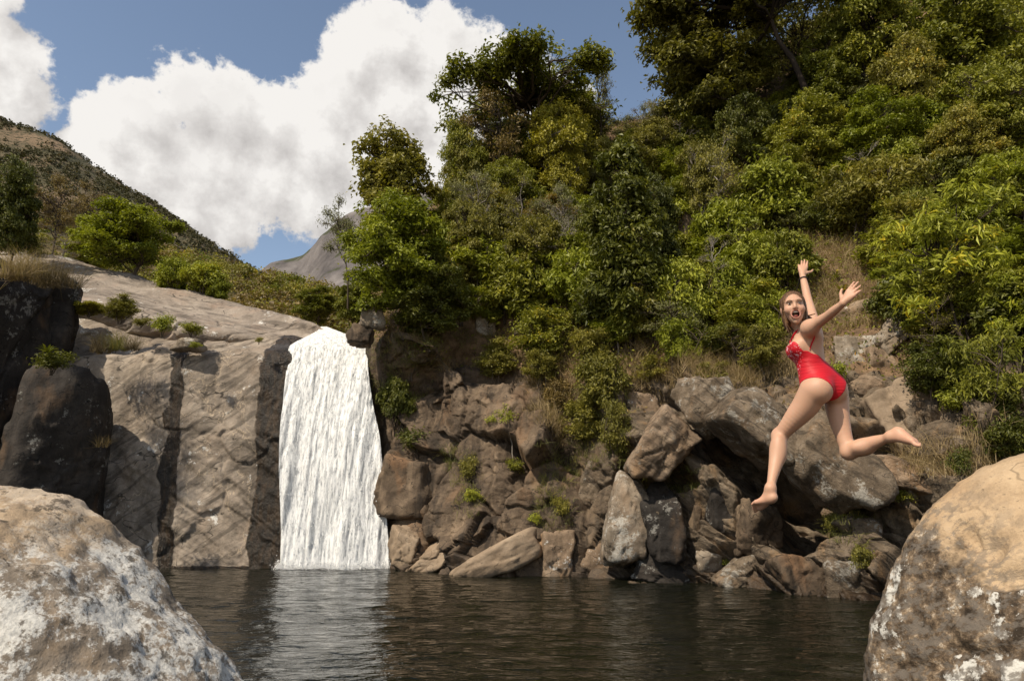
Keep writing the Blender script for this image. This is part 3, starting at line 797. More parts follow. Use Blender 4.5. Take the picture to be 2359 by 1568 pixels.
R('rock', (1900, 1130, 1985, 1220), 'rock_strata', 'rough rock with grass on it at the right rim of the cave', 97, group=G1, emb=0.43, planes=9, sub=4, strata=.04)
R('rock', (1425, 690, 1505, 820), 'rock_pale', 'pale boulder showing between shrubs above the jutting block', 98, group=G1, emb=0.43, planes=9, sub=4)
R('rock', (828, 700, 890, 762), 'rock_pale', 'pale rock at the lip right of the waterfall top under the trees', 99, group=G1, emb=0.43, planes=9, sub=4, Y=27.0)
R('rock', (800, 745, 860, 800), 'rock_brown', 'brown rock at the upper right rim of the waterfall', 100, group=G1, emb=0.43, planes=9, sub=4, Y=26.8)
# --- shaded outcrop at the left
G2 = 'shaded rocks at the left edge'
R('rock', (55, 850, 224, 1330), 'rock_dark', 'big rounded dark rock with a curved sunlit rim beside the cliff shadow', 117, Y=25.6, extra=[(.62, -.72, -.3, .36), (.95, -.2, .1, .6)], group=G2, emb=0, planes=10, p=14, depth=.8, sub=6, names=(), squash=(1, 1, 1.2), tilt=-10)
# --- slab details at the left
R('rock', (395, 780, 470, 812), 'rock_pale', 'small flat rock lying in the crack of the bare slab', 121, Y=27.6, group=G2, emb=0, planes=9, sub=4, names=())

# --- the two near boulders
def big_boulder(center_s, Y, semi, mat, label, seed, extra, p, rough, detail, pits=()):
    V, F = ico(7); rg = np.random.default_rng(seed)
    W, F = rock_shape(seed, 7, 6, p, .86, rough, extra)
    W = W * np.array(semi)
    c = at(center_s[0], center_s[1], Y)
    rad = W / np.linalg.norm(W, axis=1, keepdims=True)
    d = detail * (fbm(W * 1.8 + seed, 5, 3) + .35 * fbm(W * 9, 4, 5) + .16 * fbm(W * 30, 3, 6))
    px, py, dep = project(W + c)
    for sx, sy, rx, ry, dp in pits:
        q = ((px - sx) / rx) ** 2 + ((py - sy) / ry) ** 2 + .5 * fbm(W * 7, 3, 8)
        d -= dp * np.exp(-np.clip(q, 0, 20) ** 2) * (dep < c[1] + .2)
    W = W + rad * d[:, None]
    me = make_mesh('boulder', W, F, True, None, [mat])
    return obj('boulder', me, label=label, category='boulder', loc=tuple(c))
m, t, out = new_mat('lichen_boulder')
tcn = t.new('ShaderNodeTexCoord'); vec = tcn.outputs['Object']
col, h = rock_color(t, vec, (.085, .068, .052), (.20, .165, .13), (.33, .28, .225), scale=3.2, lichen=.98, lichen_col=(.56, .545, .51), streak=.0, rust=.35, rust_col=(.38, .25, .13), crack=.3, lichen_scale=1.0)
l1 = t.noise(vec, 2.6, 5, .66, .5)
sepn = t.new('ShaderNodeSeparateXYZ'); t.link(vec, sepn.inputs[0])
tan_top = t.step(t.math('ADD', sepn.outputs[2], t.math('MULTIPLY', t.math('SUBTRACT', l1, .5), 1.1)), 1.05, 1.3)
col = t.mix(t.math('MULTIPLY', tan_top, .7), col, t.ramp(t.noise(vec, 9, 6, .7), [(.3, (.19, .135, .085)), (.6, (.40, .29, .18)), (.75, (.46, .36, .25))]))
dk = t.noise(vec, 7.5, 5, .76)
col = t.mix(t.math('MULTIPLY', t.step(dk, .53, .62), .85), col, (.075, .060, .045))
principled(t, out, col, .9, bump(t, h, .016), .2)
big_boulder((-205, 1885), 3.6, (1.44, .95, 1.44), m, 'pale lichen covered boulder filling the lower left corner', 5,
            [(.66, -.1, .72, .84), (-.2, -.3, 1, .98), (.3, -.8, .5, .8), (.85, -.4, .3, .92), (.2, -.2, .97, .95)], 18, .05, .075)
m, t, out = new_mat('tan_boulder')
tcn = t.new('ShaderNodeTexCoord'); vec = tcn.outputs['Object']
col, h = rock_color(t, vec, (.16, .115, .07), (.36, .255, .155), (.48, .355, .225), scale=2.4, lichen=.0, streak=.0, rust=.25, rust_col=(.40, .22, .09), crack=.5, crack_scale=.5)
sepn = t.new('ShaderNodeSeparateXYZ'); t.link(vec, sepn.inputs[0])
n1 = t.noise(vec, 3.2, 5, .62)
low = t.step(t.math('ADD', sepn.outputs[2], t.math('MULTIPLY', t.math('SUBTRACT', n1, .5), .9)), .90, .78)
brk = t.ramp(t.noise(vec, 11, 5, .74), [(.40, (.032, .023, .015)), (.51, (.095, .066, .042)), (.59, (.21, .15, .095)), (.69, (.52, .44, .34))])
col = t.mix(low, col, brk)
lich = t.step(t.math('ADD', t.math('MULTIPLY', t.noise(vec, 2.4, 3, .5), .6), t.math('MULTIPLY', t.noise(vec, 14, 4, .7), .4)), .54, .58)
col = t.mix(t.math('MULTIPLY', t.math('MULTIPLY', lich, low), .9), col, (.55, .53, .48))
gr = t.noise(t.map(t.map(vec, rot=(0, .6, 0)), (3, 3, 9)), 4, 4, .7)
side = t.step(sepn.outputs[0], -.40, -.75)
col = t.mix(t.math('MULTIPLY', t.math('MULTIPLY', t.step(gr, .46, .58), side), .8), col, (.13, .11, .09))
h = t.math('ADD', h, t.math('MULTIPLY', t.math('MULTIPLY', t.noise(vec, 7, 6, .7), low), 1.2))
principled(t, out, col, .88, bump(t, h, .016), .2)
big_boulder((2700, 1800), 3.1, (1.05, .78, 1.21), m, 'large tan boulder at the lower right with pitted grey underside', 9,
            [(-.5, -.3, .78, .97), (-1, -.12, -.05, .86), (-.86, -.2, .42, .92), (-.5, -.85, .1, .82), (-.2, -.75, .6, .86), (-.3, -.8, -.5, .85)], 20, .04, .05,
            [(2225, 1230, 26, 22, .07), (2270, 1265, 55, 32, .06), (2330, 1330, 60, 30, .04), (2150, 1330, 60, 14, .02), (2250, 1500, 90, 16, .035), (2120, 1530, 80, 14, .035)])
# ------------------------------------------------------------------ vegetation
def leaf_mat(name, dark, light, trans=.24, rough=.5, spec=.28):
    m, t, out = new_mat(name)
    a = t.new('ShaderNodeAttribute'); a.attribute_name = 'tint'
    oi = t.new('ShaderNodeObjectInfo')
    f = t.math('ADD', a.outputs['Fac'], t.math('MULTIPLY', t.math('SUBTRACT', oi.outputs['Random'], .5), .35), clamp=True)
    warm = tuple(c * k for c, k in zip(light, (1.45, 1.1, .7)))
    col = t.ramp(f, [(.05, dark), (.55, tuple((x + y) / 2 for x, y in zip(dark, light))), (.88, light), (1.0, warm)])
    p = principled(t, None, col, rough, None, spec)
    tl = t.new('ShaderNodeBsdfTranslucent'); t.put(tl.inputs['Color'], t.mix(1.0, col, (1.5, 1.55, .6), 'MULTIPLY'))
    mx = t.new('ShaderNodeMixShader'); mx.inputs[0].default_value = trans
    t.link(p.outputs[0], mx.inputs[1]); t.link(tl.outputs[0], mx.inputs[2]); t.link(mx.outputs[0], out.inputs['Surface'])
    return m
LM = {
 'bright': leaf_mat('leaf_bright', (0.1003, 0.1224, 0.01), (0.3198, 0.3337, 0.03)),
 'fresh': leaf_mat('leaf_fresh', (0.1304, 0.1499, 0.015), (0.3856, 0.3909, 0.045)),
 'mid': leaf_mat('leaf_mid', (0.07925, 0.0924, 0.011), (0.2801, 0.271, 0.032)),
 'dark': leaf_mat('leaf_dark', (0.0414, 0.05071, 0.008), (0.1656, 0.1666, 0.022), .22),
 'olive': leaf_mat('leaf_olive', (0.0966, 0.09315, 0.016), (0.2898, 0.2546, 0.045)),
 'yellow': leaf_mat('leaf_yellow', (0.18, 0.165, 0.016), (0.38, 0.33, 0.035)),
 'brown': leaf_mat('leaf_brown', (0.095, 0.066, 0.022), (0.26, 0.185, 0.062)),
 'pale': leaf_mat('leaf_pale', (0.105, 0.108, 0.042), (0.27, 0.26, 0.115)),
 'scrub': leaf_mat('leaf_scrub', (.050, .050, .027), (.115, .102, .058), .1, .8, .1),
 'dry': leaf_mat('grass_dry', (.17, .118, .058), (.44, .335, .18), .25, .6, .2),
 'drydark': leaf_mat('grass_dull', (.065, .048, .022), (.20, .145, .07), .2, .6, .2),
 'greengrass': leaf_mat('grass_green', (.075, .085, .02), (.22, .205, .055), .25, .5, .3),
}
def bark_mat(name, a, b):
    m, t, out = new_mat(name)
    tcn = t.new('ShaderNodeTexCoord'); v = tcn.outputs['Object']
    n_ = t.noise(t.map(v, (6, 6, 1.2)), 4, 4, .65)
    principled(t, out, t.ramp(n_, [(.3, a), (.68, b)]), .9, bump(t, n_, .02), .15)
    return m
BK = {'brown': bark_mat('bark_brown', (.03, .022, .016), (.11, .085, .062)), 'grey': bark_mat('bark_grey', (.10, .085, .07), (.30, .265, .225)), 'dark': bark_mat('bark_dark', (.016, .012, .01), (.055, .042, .032))}

def leaf_geo(C, O, size, rg, asp=.45, up=.5, rnd=.75, tint=None, fold=.25):
    n = len(C)
    nrm = O * .45 + np.array([0, 0, up]) + rg.normal(size=(n, 3)) * rnd
    nrm /= np.maximum(np.linalg.norm(nrm, axis=1, keepdims=True), 1e-6)
    ax = O * .5 + rg.normal(size=(n, 3)) * .8 + np.array([0, 0, -.15])
    ax -= nrm * np.sum(ax * nrm, axis=1, keepdims=True)
    ax /= np.maximum(np.linalg.norm(ax, axis=1, keepdims=True), 1e-6)
    sd = np.cross(nrm, ax)
    L = (size * rg.uniform(.65, 1.35, n))[:, None]
    w = L * asp * .5
    base = C - ax * L * .5; tip = C + ax * L * .5 - nrm * L * .10
    mid = C - ax * L * .06
    l = mid + sd * w + nrm * L * fold * .3; r = mid - sd * w + nrm * L * fold * .3
    V = np.stack([base, r, tip, l], 1).reshape(-1, 3)
    F = np.arange(4 * n).reshape(-1, 4)
    if tint is None: tint = rg.random(n)
    return V, F, np.repeat(tint, 4)

def curved(a, b, rg, bend=.12, n=5, sag=0.0):
    a = np.asarray(a, float); b = np.asarray(b, float); L = np.linalg.norm(b - a)
    t_ = np.linspace(0, 1, n)[:, None]
    off = rg.normal(size=3) * bend * L
    j = rg.normal(size=(n, 3)) * bend * .25 * L; j[0] = 0; j[-1] = 0
    return a + (b - a) * t_ + off * (4 * t_ * (1 - t_)) * .5 + j + np.array([0, 0, sag * L]) * (t_ * (1 - t_)) * 4

def make_proto(name, asp=1.0, cb=.3, lobes=20, lr=(.14, .24), twigs=55, per=14, leaf=.03, leaf_asp=.45, clump=.035, trunk_r=.022, seed=1,
               shape='dome', branch=8, stems=1, hollow=.62, up=.75, lean=0.0, flat=.72):
    rg = np.random.default_rng(seed)
    LC = []
    tries = 0
    while len(LC) < lobes and tries < 4000:
        tries += 1
        d = rg.normal(size=3); d /= np.linalg.norm(d)
        rr = rg.uniform(.2, 1.15) ** .6 * rg.uniform(.85, 1.12)
        r = rg.uniform(lr[0] * .6, lr[1])
        c = d * rr
        if shape == 'umbrella': c[2] = abs(c[2]) * .55 + .1
        if shape == 'column': c[0] *= .8; c[1] *= .8
        if shape == 'cone': 
            k = 1 - .75 * (c[2] * .5 + .5); c[0] *= k; c[1] *= k
        q = np.array([c[0] * (.5 - r), c[1] * (.5 - r), 0])
        zc = (cb + asp) / 2; hz = max(.02, (asp - cb) / 2 - r * flat)
        q[2] = zc + c[2] * hz
        q[0] += lean * (q[2] / asp)
        if all(np.linalg.norm((q - e[0])) > .42 * (r + e[1]) for e in LC): LC.append((q, r))
    B = Build(); cr_V = []; cr_F = []; cr_T = []; nn = 0
    # trunk(s)
    tops = []
    for s in range(stems):
        x0 = np.array([0, 0, -.04]) + (rg.normal(size=3) * .03 * (stems > 1)) * np.array([1, 1, 0])
        top = np.array([rg.normal() * .06 + lean * .6, rg.normal() * .06, cb + (asp - cb) * rg.uniform(.45, .8)])
        if stems > 1: top[:2] += rg.normal(size=2) * .18
        pth = curved(x0, top, rg, .07, 8); tops.append(pth)
        V, F = tube(pth, np.linspace(trunk_r, trunk_r * .3, 8), 7); B.add(V, F, rg.random())
    for q, r in LC:
        pth = tops[rg.integers(len(tops))]
        zz = pth[:, 2]; want = q[2] - r * .8 - .12 * asp * rg.random()
        i = int(np.clip(np.searchsorted(zz, want), 2, len(pth) - 1))
        st = pth[i]
        limb = curved(st, q, rg, .14, 6, .06); 
        V, F = tube(limb, np.linspace(trunk_r * .45, trunk_r * .16, 6), 5); B.add(V, F, rg.random())
        d = rg.normal(size=(twigs, 3)); d[:, 2] = np.abs(d[:, 2]) * .75 - .22
        d /= np.linalg.norm(d, axis=1, keepdims=True)
        rad = r * (hollow + (1.2 - hollow) * rg.random(twigs) ** .7) * (1 + .35 * fbm(d * 2.1 + q * 9, 2, seed))
        T = q + d * rad[:, None] * np.array([1, 1, flat])
        gap = fbm(T * 7 + 3, 2, seed + 3) > -.12
        T = T[gap]; d = d[gap]; nt = len(T)
        if nt == 0: continue
        for k in range(min(branch, nt)):
            s0 = limb[rg.integers(3, 6)]
            V, F = tube(curved(s0, T[k], rg, .12, 4), np.linspace(trunk_r * .15, trunk_r * .05, 4), 4); B.add(V, F, rg.random())
        ct = np.repeat(rg.uniform(.15, .85) * .5 + rg.random(nt) * .5, per) * (.8 + .2)
        C = np.repeat(T, per, axis=0) + rg.normal(size=(nt * per, 3)) * clump * np.array([1, 1, .7])
        O = np.repeat(d, per, axis=0)
        V, F, A = leaf_geo(C, O, leaf, rg, leaf_asp, up, .55, np.clip(ct * .75 + rg.random(len(C)) * .3 - .03, 0, 1))
        cr_V.append(V); cr_F.append(F + nn); cr_T.append(A); nn += len(V)
    tm = B.mesh(name + '_wood', True, [BK['brown']])
    cm = make_mesh(name + '_leaves', np.concatenate(cr_V), np.concatenate(cr_F), False, {'tint': np.concatenate(cr_T)}, [LM['mid']])
    return {'wood': tm, 'leaves': cm, 'asp': asp}

PR = {}
PR['broad'] = make_proto('broad', 1.15, .28, 45, (.11, .20), 60, 12, .034, .5, .026, .022, 3)
PR['broad2'] = make_proto('broad2', 1.05, .18, 48, (.11, .20), 60, 12, .036, .48, .028, .024, 14)
PR['tall'] = make_proto('tall', 1.9, .45, 51, (.13, .22), 60, 12, .048, .5, .036, .028, 5, 'column')
PR['dense'] = make_proto('dense', 1.2, .12, 60, (.10, .19), 62, 12, .038, .5, .028, .02, 8)
PR['cone'] = make_proto('cone', 1.8, .10, 66, (.10, .19), 60, 12, .046, .5, .032, .024, 9, 'cone')
PR['umbrella'] = make_proto('umbrella', .75, .38, 60, (.08, .14), 50, 12, .024, .5, .020, .018, 11, 'umbrella', branch=6)
PR['sparse'] = make_proto('sparse', 1.2, .35, 22, (.11, .19), 34, 8, .030, .42, .030, .018, 17, branch=20, hollow=.2)
PR['sparse2'] = make_proto('sparse2', 1.5, .4, 24, (.11, .19), 26, 7, .034, .42, .034, .02, 18, 'column', branch=20, hollow=.2)
PR['bare'] = make_proto('bare', 1.5, .35, 20, (.12, .19), 26, 2, .03, .4, .03, .02, 21, branch=26, hollow=.15)
PR['bush'] = make_proto('bush', .85, .06, 30, (.13, .24), 46, 12, .060, .42, .045, .014, 23, stems=4, branch=8)
PR['bush2'] = make_proto('bush2', .75, .05, 27, (.13, .25), 42, 12, .066, .40, .05, .014, 24, stems=5, branch=8)
PR['bush3'] = make_proto('bush3', 1.1, .08, 30, (.12, .22), 36, 11, .066, .38, .055, .016, 26, stems=3, branch=12)
PR['airy'] = make_proto('airy', 1.0, .12, 22, (.12, .2), 28, 11, .066, .30, .045, .014, 28, stems=4, branch=14, hollow=.2, up=.8)
PR['longleaf'] = make_proto('longleaf', 1.15, .22, 26, (.09, .16), 24, 11, .066, .25, .032, .014, 31, stems=4, branch=12, hollow=.2, up=.9)
PR['sapling'] = make_proto('sapling', 1.6, .75, 9, (.16, .26), 26, 11, .06, .4, .05, .022, 33, branch=10)
PR['small'] = make_proto('small', .9, .04, 8, (.2, .32), 30, 10, .09, .4, .08, .02, 37, stems=4, branch=8)

HS = ('hillside',)
def plant(proto, box, base, label, leaf, bark='brown', group=None, names=HS, Y=None, rot=None, kind='tree', category=None, seed=0, squeeze=1.0):
    x0, y0, x1, y1 = box
    if Y is None:
        hit = cam_hit(base[0], base[1], names)
        if hit is None: return None
        B = np.array(hit[0])
    else:
        B = at(base[0], base[1], Y)
    pr = PR[proto]
    dep = project(B)[2]
    top = at((x0 + x1) / 2, y0, B[1])
    H = top[2] - B[2]
    W = (x1 - x0) / FPX * dep
    cx = at((x0 + x1) / 2, (y0 + y1) / 2, B[1])[0]
    root = bpy.data.objects.new(kind, None); COL.objects.link(root); root.empty_display_size = .2
    root.location = tuple(B - np.array([0, 0, .05]))
    rg = random.Random(hash((round(x0), round(y0), seed)) & 0xffff)
    rz = rot if rot is not None else rg.uniform(0, 6.28)
    root.rotation_euler = (0, 0, rz); root.scale = (W * .88, W * .88 * squeeze, H / pr['asp'] * .90)
    root['label'] = label; root['category'] = category or kind
    if group: root['group'] = group
    # lean the crown towards its place when the foot stands aside of it
    sh = (cx - B[0]) / max(H, .01)
    for nm, me, mt in (('trunk' if kind == 'tree' else 'stems', pr['wood'], BK[bark]), ('crown' if kind == 'tree' else 'foliage', pr['leaves'], LM[leaf])):
        o = bpy.data.objects.new(nm, me); COL.objects.link(o); o.parent = root
        o.material_slots[0].link = 'OBJECT'; o.material_slots[0].material = mt
    if abs(sh) > .04:
        root.rotation_mode = 'XYZ'
        root.rotation_euler = (Matrix.Rotation(math.atan(sh), 3, 'Y') @ Matrix.Rotation(rz, 3, 'Z')).to_euler()
    return root
T = plant
GT = 'trees on the hillside above the cliff'
# --- left end, at the top of the fall
T('tall', (765, 255, 1025, 700), (905, 712), 'tall olive green tree standing above the right side of the waterfall', 'olive', names=HS, group=GT)
T('sparse', (702, 405, 830, 640), (800, 700), 'thin pale leaved tree leaning out over the waterfall top', 'pale', group=GT, Y=29.5)
T('dense', (745, 425, 1055, 775), (925, 770), 'bushy bright green tree overhanging the rim right of the waterfall', 'bright', group=GT)
T('dense', (760, 610, 880, 775), (820, 770), 'low dark green bush tree at the very lip of the waterfall', 'mid', group=GT)
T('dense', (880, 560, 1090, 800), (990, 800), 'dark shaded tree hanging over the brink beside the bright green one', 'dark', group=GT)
# --- skyline
T('umbrella', (970, 130, 1450, 420), (1230, 470), 'wide umbrella crowned dark green tree on the skyline', 'mid', group=GT, names=HS)
T('broad', (985, 250, 1130, 560), (1060, 540), 'green tree at the left end of the skyline below the umbrella tree', 'mid', group=GT)
T('sparse', (1010, 150, 1250, 540), (1150, 530), 'brown leaved tree with dark crooked limbs in front of the umbrella tree', 'brown', 'dark', group=GT)
T('broad', (1180, 195, 1400, 540), (1290, 520), 'yellow green tree glowing in the middle of the skyline', 'yellow', 'grey', group=GT)
T('sparse2', (1330, 78, 1450, 420), (1385, 400), 'slender thin leaved tree with dark trunk sticking out above the skyline', 'olive', 'dark', group=GT)
T('bare', (1440, 190, 1560, 420), (1490, 400), 'leafless grey tree in the gap of sky right of the slender tree', 'brown', 'grey', group=GT)
T('bare', (1500, 240, 1650, 440), (1580, 420), 'leafless twiggy tree below the big overhanging tree', 'olive', 'grey', group=GT)
T('broad2', (1040, 400, 1200, 580), (1120, 575), 'olive round crowned tree below the brown leaved tree', 'olive', group=GT)
T('broad', (1190, 430, 1350, 590), (1270, 580), 'brownish thin tree below the yellow green one', 'brown', 'grey', group=GT)
T('broad2', (1330, 300, 1450, 500), (1390, 480), 'olive tree at the foot of the slender skyline tree', 'olive', group=GT)
T('dense', (980, 420, 1110, 640), (1040, 620), 'green tree filling the gap beside the tall olive tree', 'mid', group=GT)
T('dense', (1090, 230, 1250, 470), (1170, 455), 'green tree under the left half of the umbrella crown', 'mid', group=GT)
T('broad2', (1230, 180, 1400, 420), (1320, 400), 'olive brown tree under the right half of the umbrella crown', 'olive', group=GT)
T('dense', (1010, 290, 1130, 560), (1070, 545), 'olive green tree stepping down the skyline to the left', 'olive', group=GT)
T('broad', (1100, 340, 1260, 560), (1180, 545), 'mixed green tree below the brown leaved one', 'mid', 'grey', group=GT)
T('broad2', (1240, 330, 1370, 560), (1305, 540), 'yellowish tree just below the glowing one', 'yellow', 'grey', group=GT)
T('dense', (1000, 520, 1130, 700), (1060, 700), 'rounded olive tree behind the bright tree by the fall', 'olive', group=GT)
T('dense', (1120, 540, 1260, 710), (1190, 700), 'rounded green tree in the middle of the lower slope', 'bright', group=GT)
T('broad2', (1560, 300, 1700, 560), (1630, 550), 'loose olive tree right of the tall dark tree top', 'olive', 'grey', group=GT)
T('dense', (1820, 60, 2010, 300), (1915, 310), 'dense green tree under the leaning trunk', 'mid', group=GT)
T('dense', (1560, 120, 1760, 330), (1660, 330), 'rounded tree in the shade of the huge one', 'mid', group=GT)
T('broad2', (2150, 220, 2330, 440), (2240, 445), 'olive tree above the dry patch at the right edge', 'olive', group=GT)
T('dense', (1720, 330, 1900, 540), (1810, 540), 'mid green tree above the light green shrub', 'mid', group=GT)
T('broad', (1440, 250, 1570, 430), (1505, 425), 'loose olive tree closing the skyline gap', 'olive', 'grey', group=GT)
T('dense', (1530, 230, 1660, 400), (1595, 395), 'green tree on the skyline left of the bare soil', 'mid', 'grey', group=GT)
T('sparse', (1450, 200, 1560, 400), (1500, 390), 'thin pale tree on the skyline gap', 'pale', 'grey', group=GT)
# --- middle of the slope
T('sparse', (1005, 345, 1180, 640), (1090, 640), 'grey twiggy tree with few leaves left of the yellow tree', 'pale', 'grey', group=GT)
T('sparse2', (1120, 360, 1270, 680), (1195, 660), 'thin tree with pale forked trunk in the middle of the slope', 'olive', 'grey', group=GT)
T('sparse', (1200, 380, 1370, 660), (1290, 650), 'pale twiggy tree left of the dark dense tree', 'pale', 'grey', group=GT)
T('broad2', (1000, 440, 1160, 690), (1080, 690), 'dull green tree behind the bright green one', 'olive', group=GT)
T('broad', (1150, 460, 1330, 720), (1240, 715), 'olive tree above the cliff with dead branches round it', 'olive', 'grey', group=GT)
T('cone', (1310, 235, 1585, 800), (1450, 800), 'tall dense very dark green tree in the middle of the slope', 'dark', 'dark', group=GT)
T('dense', (1300, 420, 1480, 720), (1400, 720), 'dark green tree at the left foot of the tall dark one', 'dark', group=GT)
T('dense', (1440, 380, 1590, 720), (1520, 720), 'dark green tree at the right foot of the tall dark one', 'dark', group=GT)
# --- upper right
T('umbrella', (1370, -150, 2040, 330), (1860, 330), 'huge dark tree hanging over from the upper right with branches against the sky', 'olive', 'dark', group=GT, rot=.6)
T('broad2', (1400, 10, 1760, 320), (1700, 330), 'drooping tree under the huge overhanging one, reaching into the sky', 'olive', 'dark', group=GT)
T('sparse', (1700, -60, 1960, 300), (1860, 310), 'shaded tree with bare limbs under the huge dark one', 'olive', 'dark', group=GT)
T('broad', (1890, -120, 2150, 300), (2010, 300), 'green tree with thick leaning trunk at the top edge', 'mid', 'dark', group=GT)
T('dense', (2080, -100, 2380, 260), (2230, 290), 'deep green tree filling the top right corner', 'mid', 'dark', group=GT)
T('dense', (2000, 60, 2200, 360), (2100, 370), 'rounded olive green tree left of the top right corner', 'olive', group=GT)
T('broad2', (2180, 120, 2420, 430), (2300, 430), 'dull green tree at the right edge below the corner tree', 'mid', group=GT)
T('dense', (1760, 200, 1990, 470), (1870, 470), 'rounded mid green tree right of the bare soil patch', 'mid', group=GT)
T('dense', (1925, 195, 2155, 420), (2040, 425), 'rounded bright green tree halfway up the right slope', 'bright', group=GT)
T('broad2', (1640, 200, 1800, 430), (1720, 430), 'dark thin tree beside the bare orange soil', 'dark', group=GT)
T('sparse2', (1600, 240, 1760, 620), (1675, 610), 'pale trunked bare tree right of the tall dark tree', 'olive', 'grey', group=GT)
T('bare', (1040, 430, 1150, 700), (1095, 690), 'pale leafless tree among the bushes behind the bright tree by the fall', 'olive', 'grey', group=GT)
T('bare', (1130, 480, 1260, 760), (1200, 750), 'pale forked dead tree above the grey rock pillar', 'olive', 'grey', group=GT)
T('bare', (1250, 430, 1370, 740), (1310, 730), 'thin pale dead tree left of the tall dark tree', 'olive', 'grey', group=GT)
T('bare', (1600, 480, 1720, 780), (1660, 770), 'leaning pale dead tree between the tall dark tree and the jumper', 'olive', 'grey', group=GT)
T('sparse2', (1370, 560, 1480, 820), (1425, 815), 'thin stemmed open tree at the foot of the tall dark one', 'olive', 'grey', group=GT)
T('bare', (2090, 640, 2230, 900), (2160, 890), 'dark bare branched tree above the right boulder', 'olive', 'brown', group=GT)
T('bare', (1930, 300, 2060, 520), (1990, 515), 'grey bare tree between the rounded trees on the right slope', 'olive', 'grey', group=GT)
# --- shrubs of the slope
GS = 'shrubs on the hillside'
def S_(proto, box, base, label, leaf, **kw):
    return plant(proto, box, base, label, leaf, kind='shrub', group=GS, **kw)
S_('bush', (1680, 340, 1900, 560), (1790, 560), 'light green shrub below the rounded mid green tree', 'fresh')
S_('bush2', (1590, 440, 1760, 640), (1670, 640), 'leafy green shrub right beside the tall dark tree', 'bright')
S_('bush', (1720, 500, 1900, 700), (1810, 700), 'rounded green shrub up and left of the raised hand', 'mid')
S_('bush3', (1880, 360, 2060, 560), (1970, 565), 'olive shrub above the dry grass over the jumper', 'olive')
S_('bush', (2040, 400, 2200, 580), (2120, 590), 'green shrub at the top of the dry grass patch', 'mid')
S_('longleaf', (2040, 345, 2370, 820), (2230, 830), 'tall bright yellow green shrub with long leaves at the right edge', 'fresh')
S_('longleaf', (2060, 600, 2260, 860), (2160, 850), 'bright long leaved shrub right of the rock pile', 'fresh')
S_('longleaf', (2270, 560, 2480, 880), (2350, 890), 'bright long leaved shrub cut by the right edge', 'bright')
S_('bush', (1480, 560, 1660, 790), (1570, 800), 'light green leafy shrub above the dry grass tufts', 'fresh')
S_('bush3', (1620, 570, 1740, 760), (1680, 770), 'fresh green shrub with hanging leaves left of the jumper', 'bright')
S_('airy', (1500, 690, 1640, 880), (1565, 880), 'upright shrub with glossy leaves next to the pale boulder', 'bright')
S_('bush', (1080, 545, 1290, 740), (1190, 760), 'bushy green shrub on the cliff top left of the rock pillar', 'mid')
S_('bush2', (1250, 540, 1430, 740), (1340, 750), 'bright green shrub on the cliff top under the pale twiggy tree', 'bright')
S_('bush', (1360, 600, 1510, 800), (1440, 810), 'green shrub under the tall dark tree', 'mid')
S_('bush3', (1170, 690, 1330, 830), (1250, 840), 'green shrub spilling over the cliff edge', 'mid')
S_('airy', (1290, 720, 1430, 870), (1370, 880), 'open branched shrub over the cliff edge', 'olive')
S_('bush', (1310, 780, 1460, 930), (1390, 960), 'dull green shrub hanging down the cliff above the fins', 'olive')
S_('bush3', (1380, 900, 1460, 1080), (1420, 1070), 'narrow olive shrub in the cleft left of the jutting block', 'olive')
S_('airy', (1720, 640, 1840, 800), (1780, 810), 'yellow green shrub just left of the head of the jumper', 'fresh')
S_('airy', (1690, 720, 1830, 880), (1760, 890), 'dull twiggy shrub left of the swimsuit', 'olive')
S_('small', (1890, 815, 1960, 905), (1925, 900), 'small green shrub at the lower back of the jumper', 'bright')
S_('small', (2150, 865, 2250, 960), (2200, 960), 'small bright shrub above the big right boulder', 'fresh')
S_('bush3', (2230, 880, 2380, 1090), (2310, 1090), 'dark green shrub behind the top of the right boulder', 'dark')
S_('bush3', (2080, 760, 2230, 930), (2150, 930), 'dark twiggy shrub with thin trunks at the right of the rock pile', 'dark')
S_('airy', (2180, 700, 2380, 1000), (2280, 1010), 'dark tangled shrub at the right edge above the boulder', 'mid')
S_('small', (2180, 1000, 2240, 1100), (2210, 1105), 'thin dark shrub standing left of the right boulder top', 'dark')
T('sapling', (1108, 905, 1202, 1085), (1183, 1078), 'small yellow green tree growing from the cliff face', 'fresh', 'grey', group=GT)
S_('small', (1155, 1040, 1215, 1095), (1185, 1092), 'small dark shrub at the foot of the cliff tree', 'mid')
S_('small', (1050, 1030, 1100, 1110), (1075, 1108), 'tuft of green leaves in the crack left of the cliff tree', 'olive')
S_('small', (1065, 1110, 1110, 1160), (1088, 1160), 'tiny bright plant lower in the crack of the cliff', 'fresh')
S_('small', (1215, 1165, 1250, 1210), (1232, 1210), 'little green sprig above the wide tan slab', 'fresh')
S_('small', (1815, 1040, 1850, 1085), (1832, 1085), 'small green sprig on the grey rock between the legs', 'bright')
S_('small', (1815, 975, 1850, 1010), (1832, 1010), 'tiny green sprig just above another between the legs', 'bright')
S_('small', (1860, 970, 1895, 1030), (1880, 1028), 'broad leaved sprig under the crotch of the jumper', 'bright')
S_('small', (1960, 1070, 2050, 1150), (2005, 1150), 'mossy green clump on the ledge below the rear knee', 'mid')
S_('small', (1990, 955, 2050, 1020), (2020, 1020), 'dark little shrub behind the rear shin', 'mid')
S_('small', (1960, 1230, 2020, 1320), (1990, 1320), 'green clump at the left side of the right boulder', 'olive')
S_('small', (1655, 1265, 1700, 1310), (1678, 1308), 'moss green tuft beside the small pale block', 'fresh')
S_('bush3', (1090, 770, 1200, 880), (1145, 885), 'olive shrub hanging over the rim right of the rock pillar', 'olive')
S_('airy', (1190, 780, 1300, 900), (1245, 905), 'open olive shrub on the rim above the reddish rock face', 'olive')
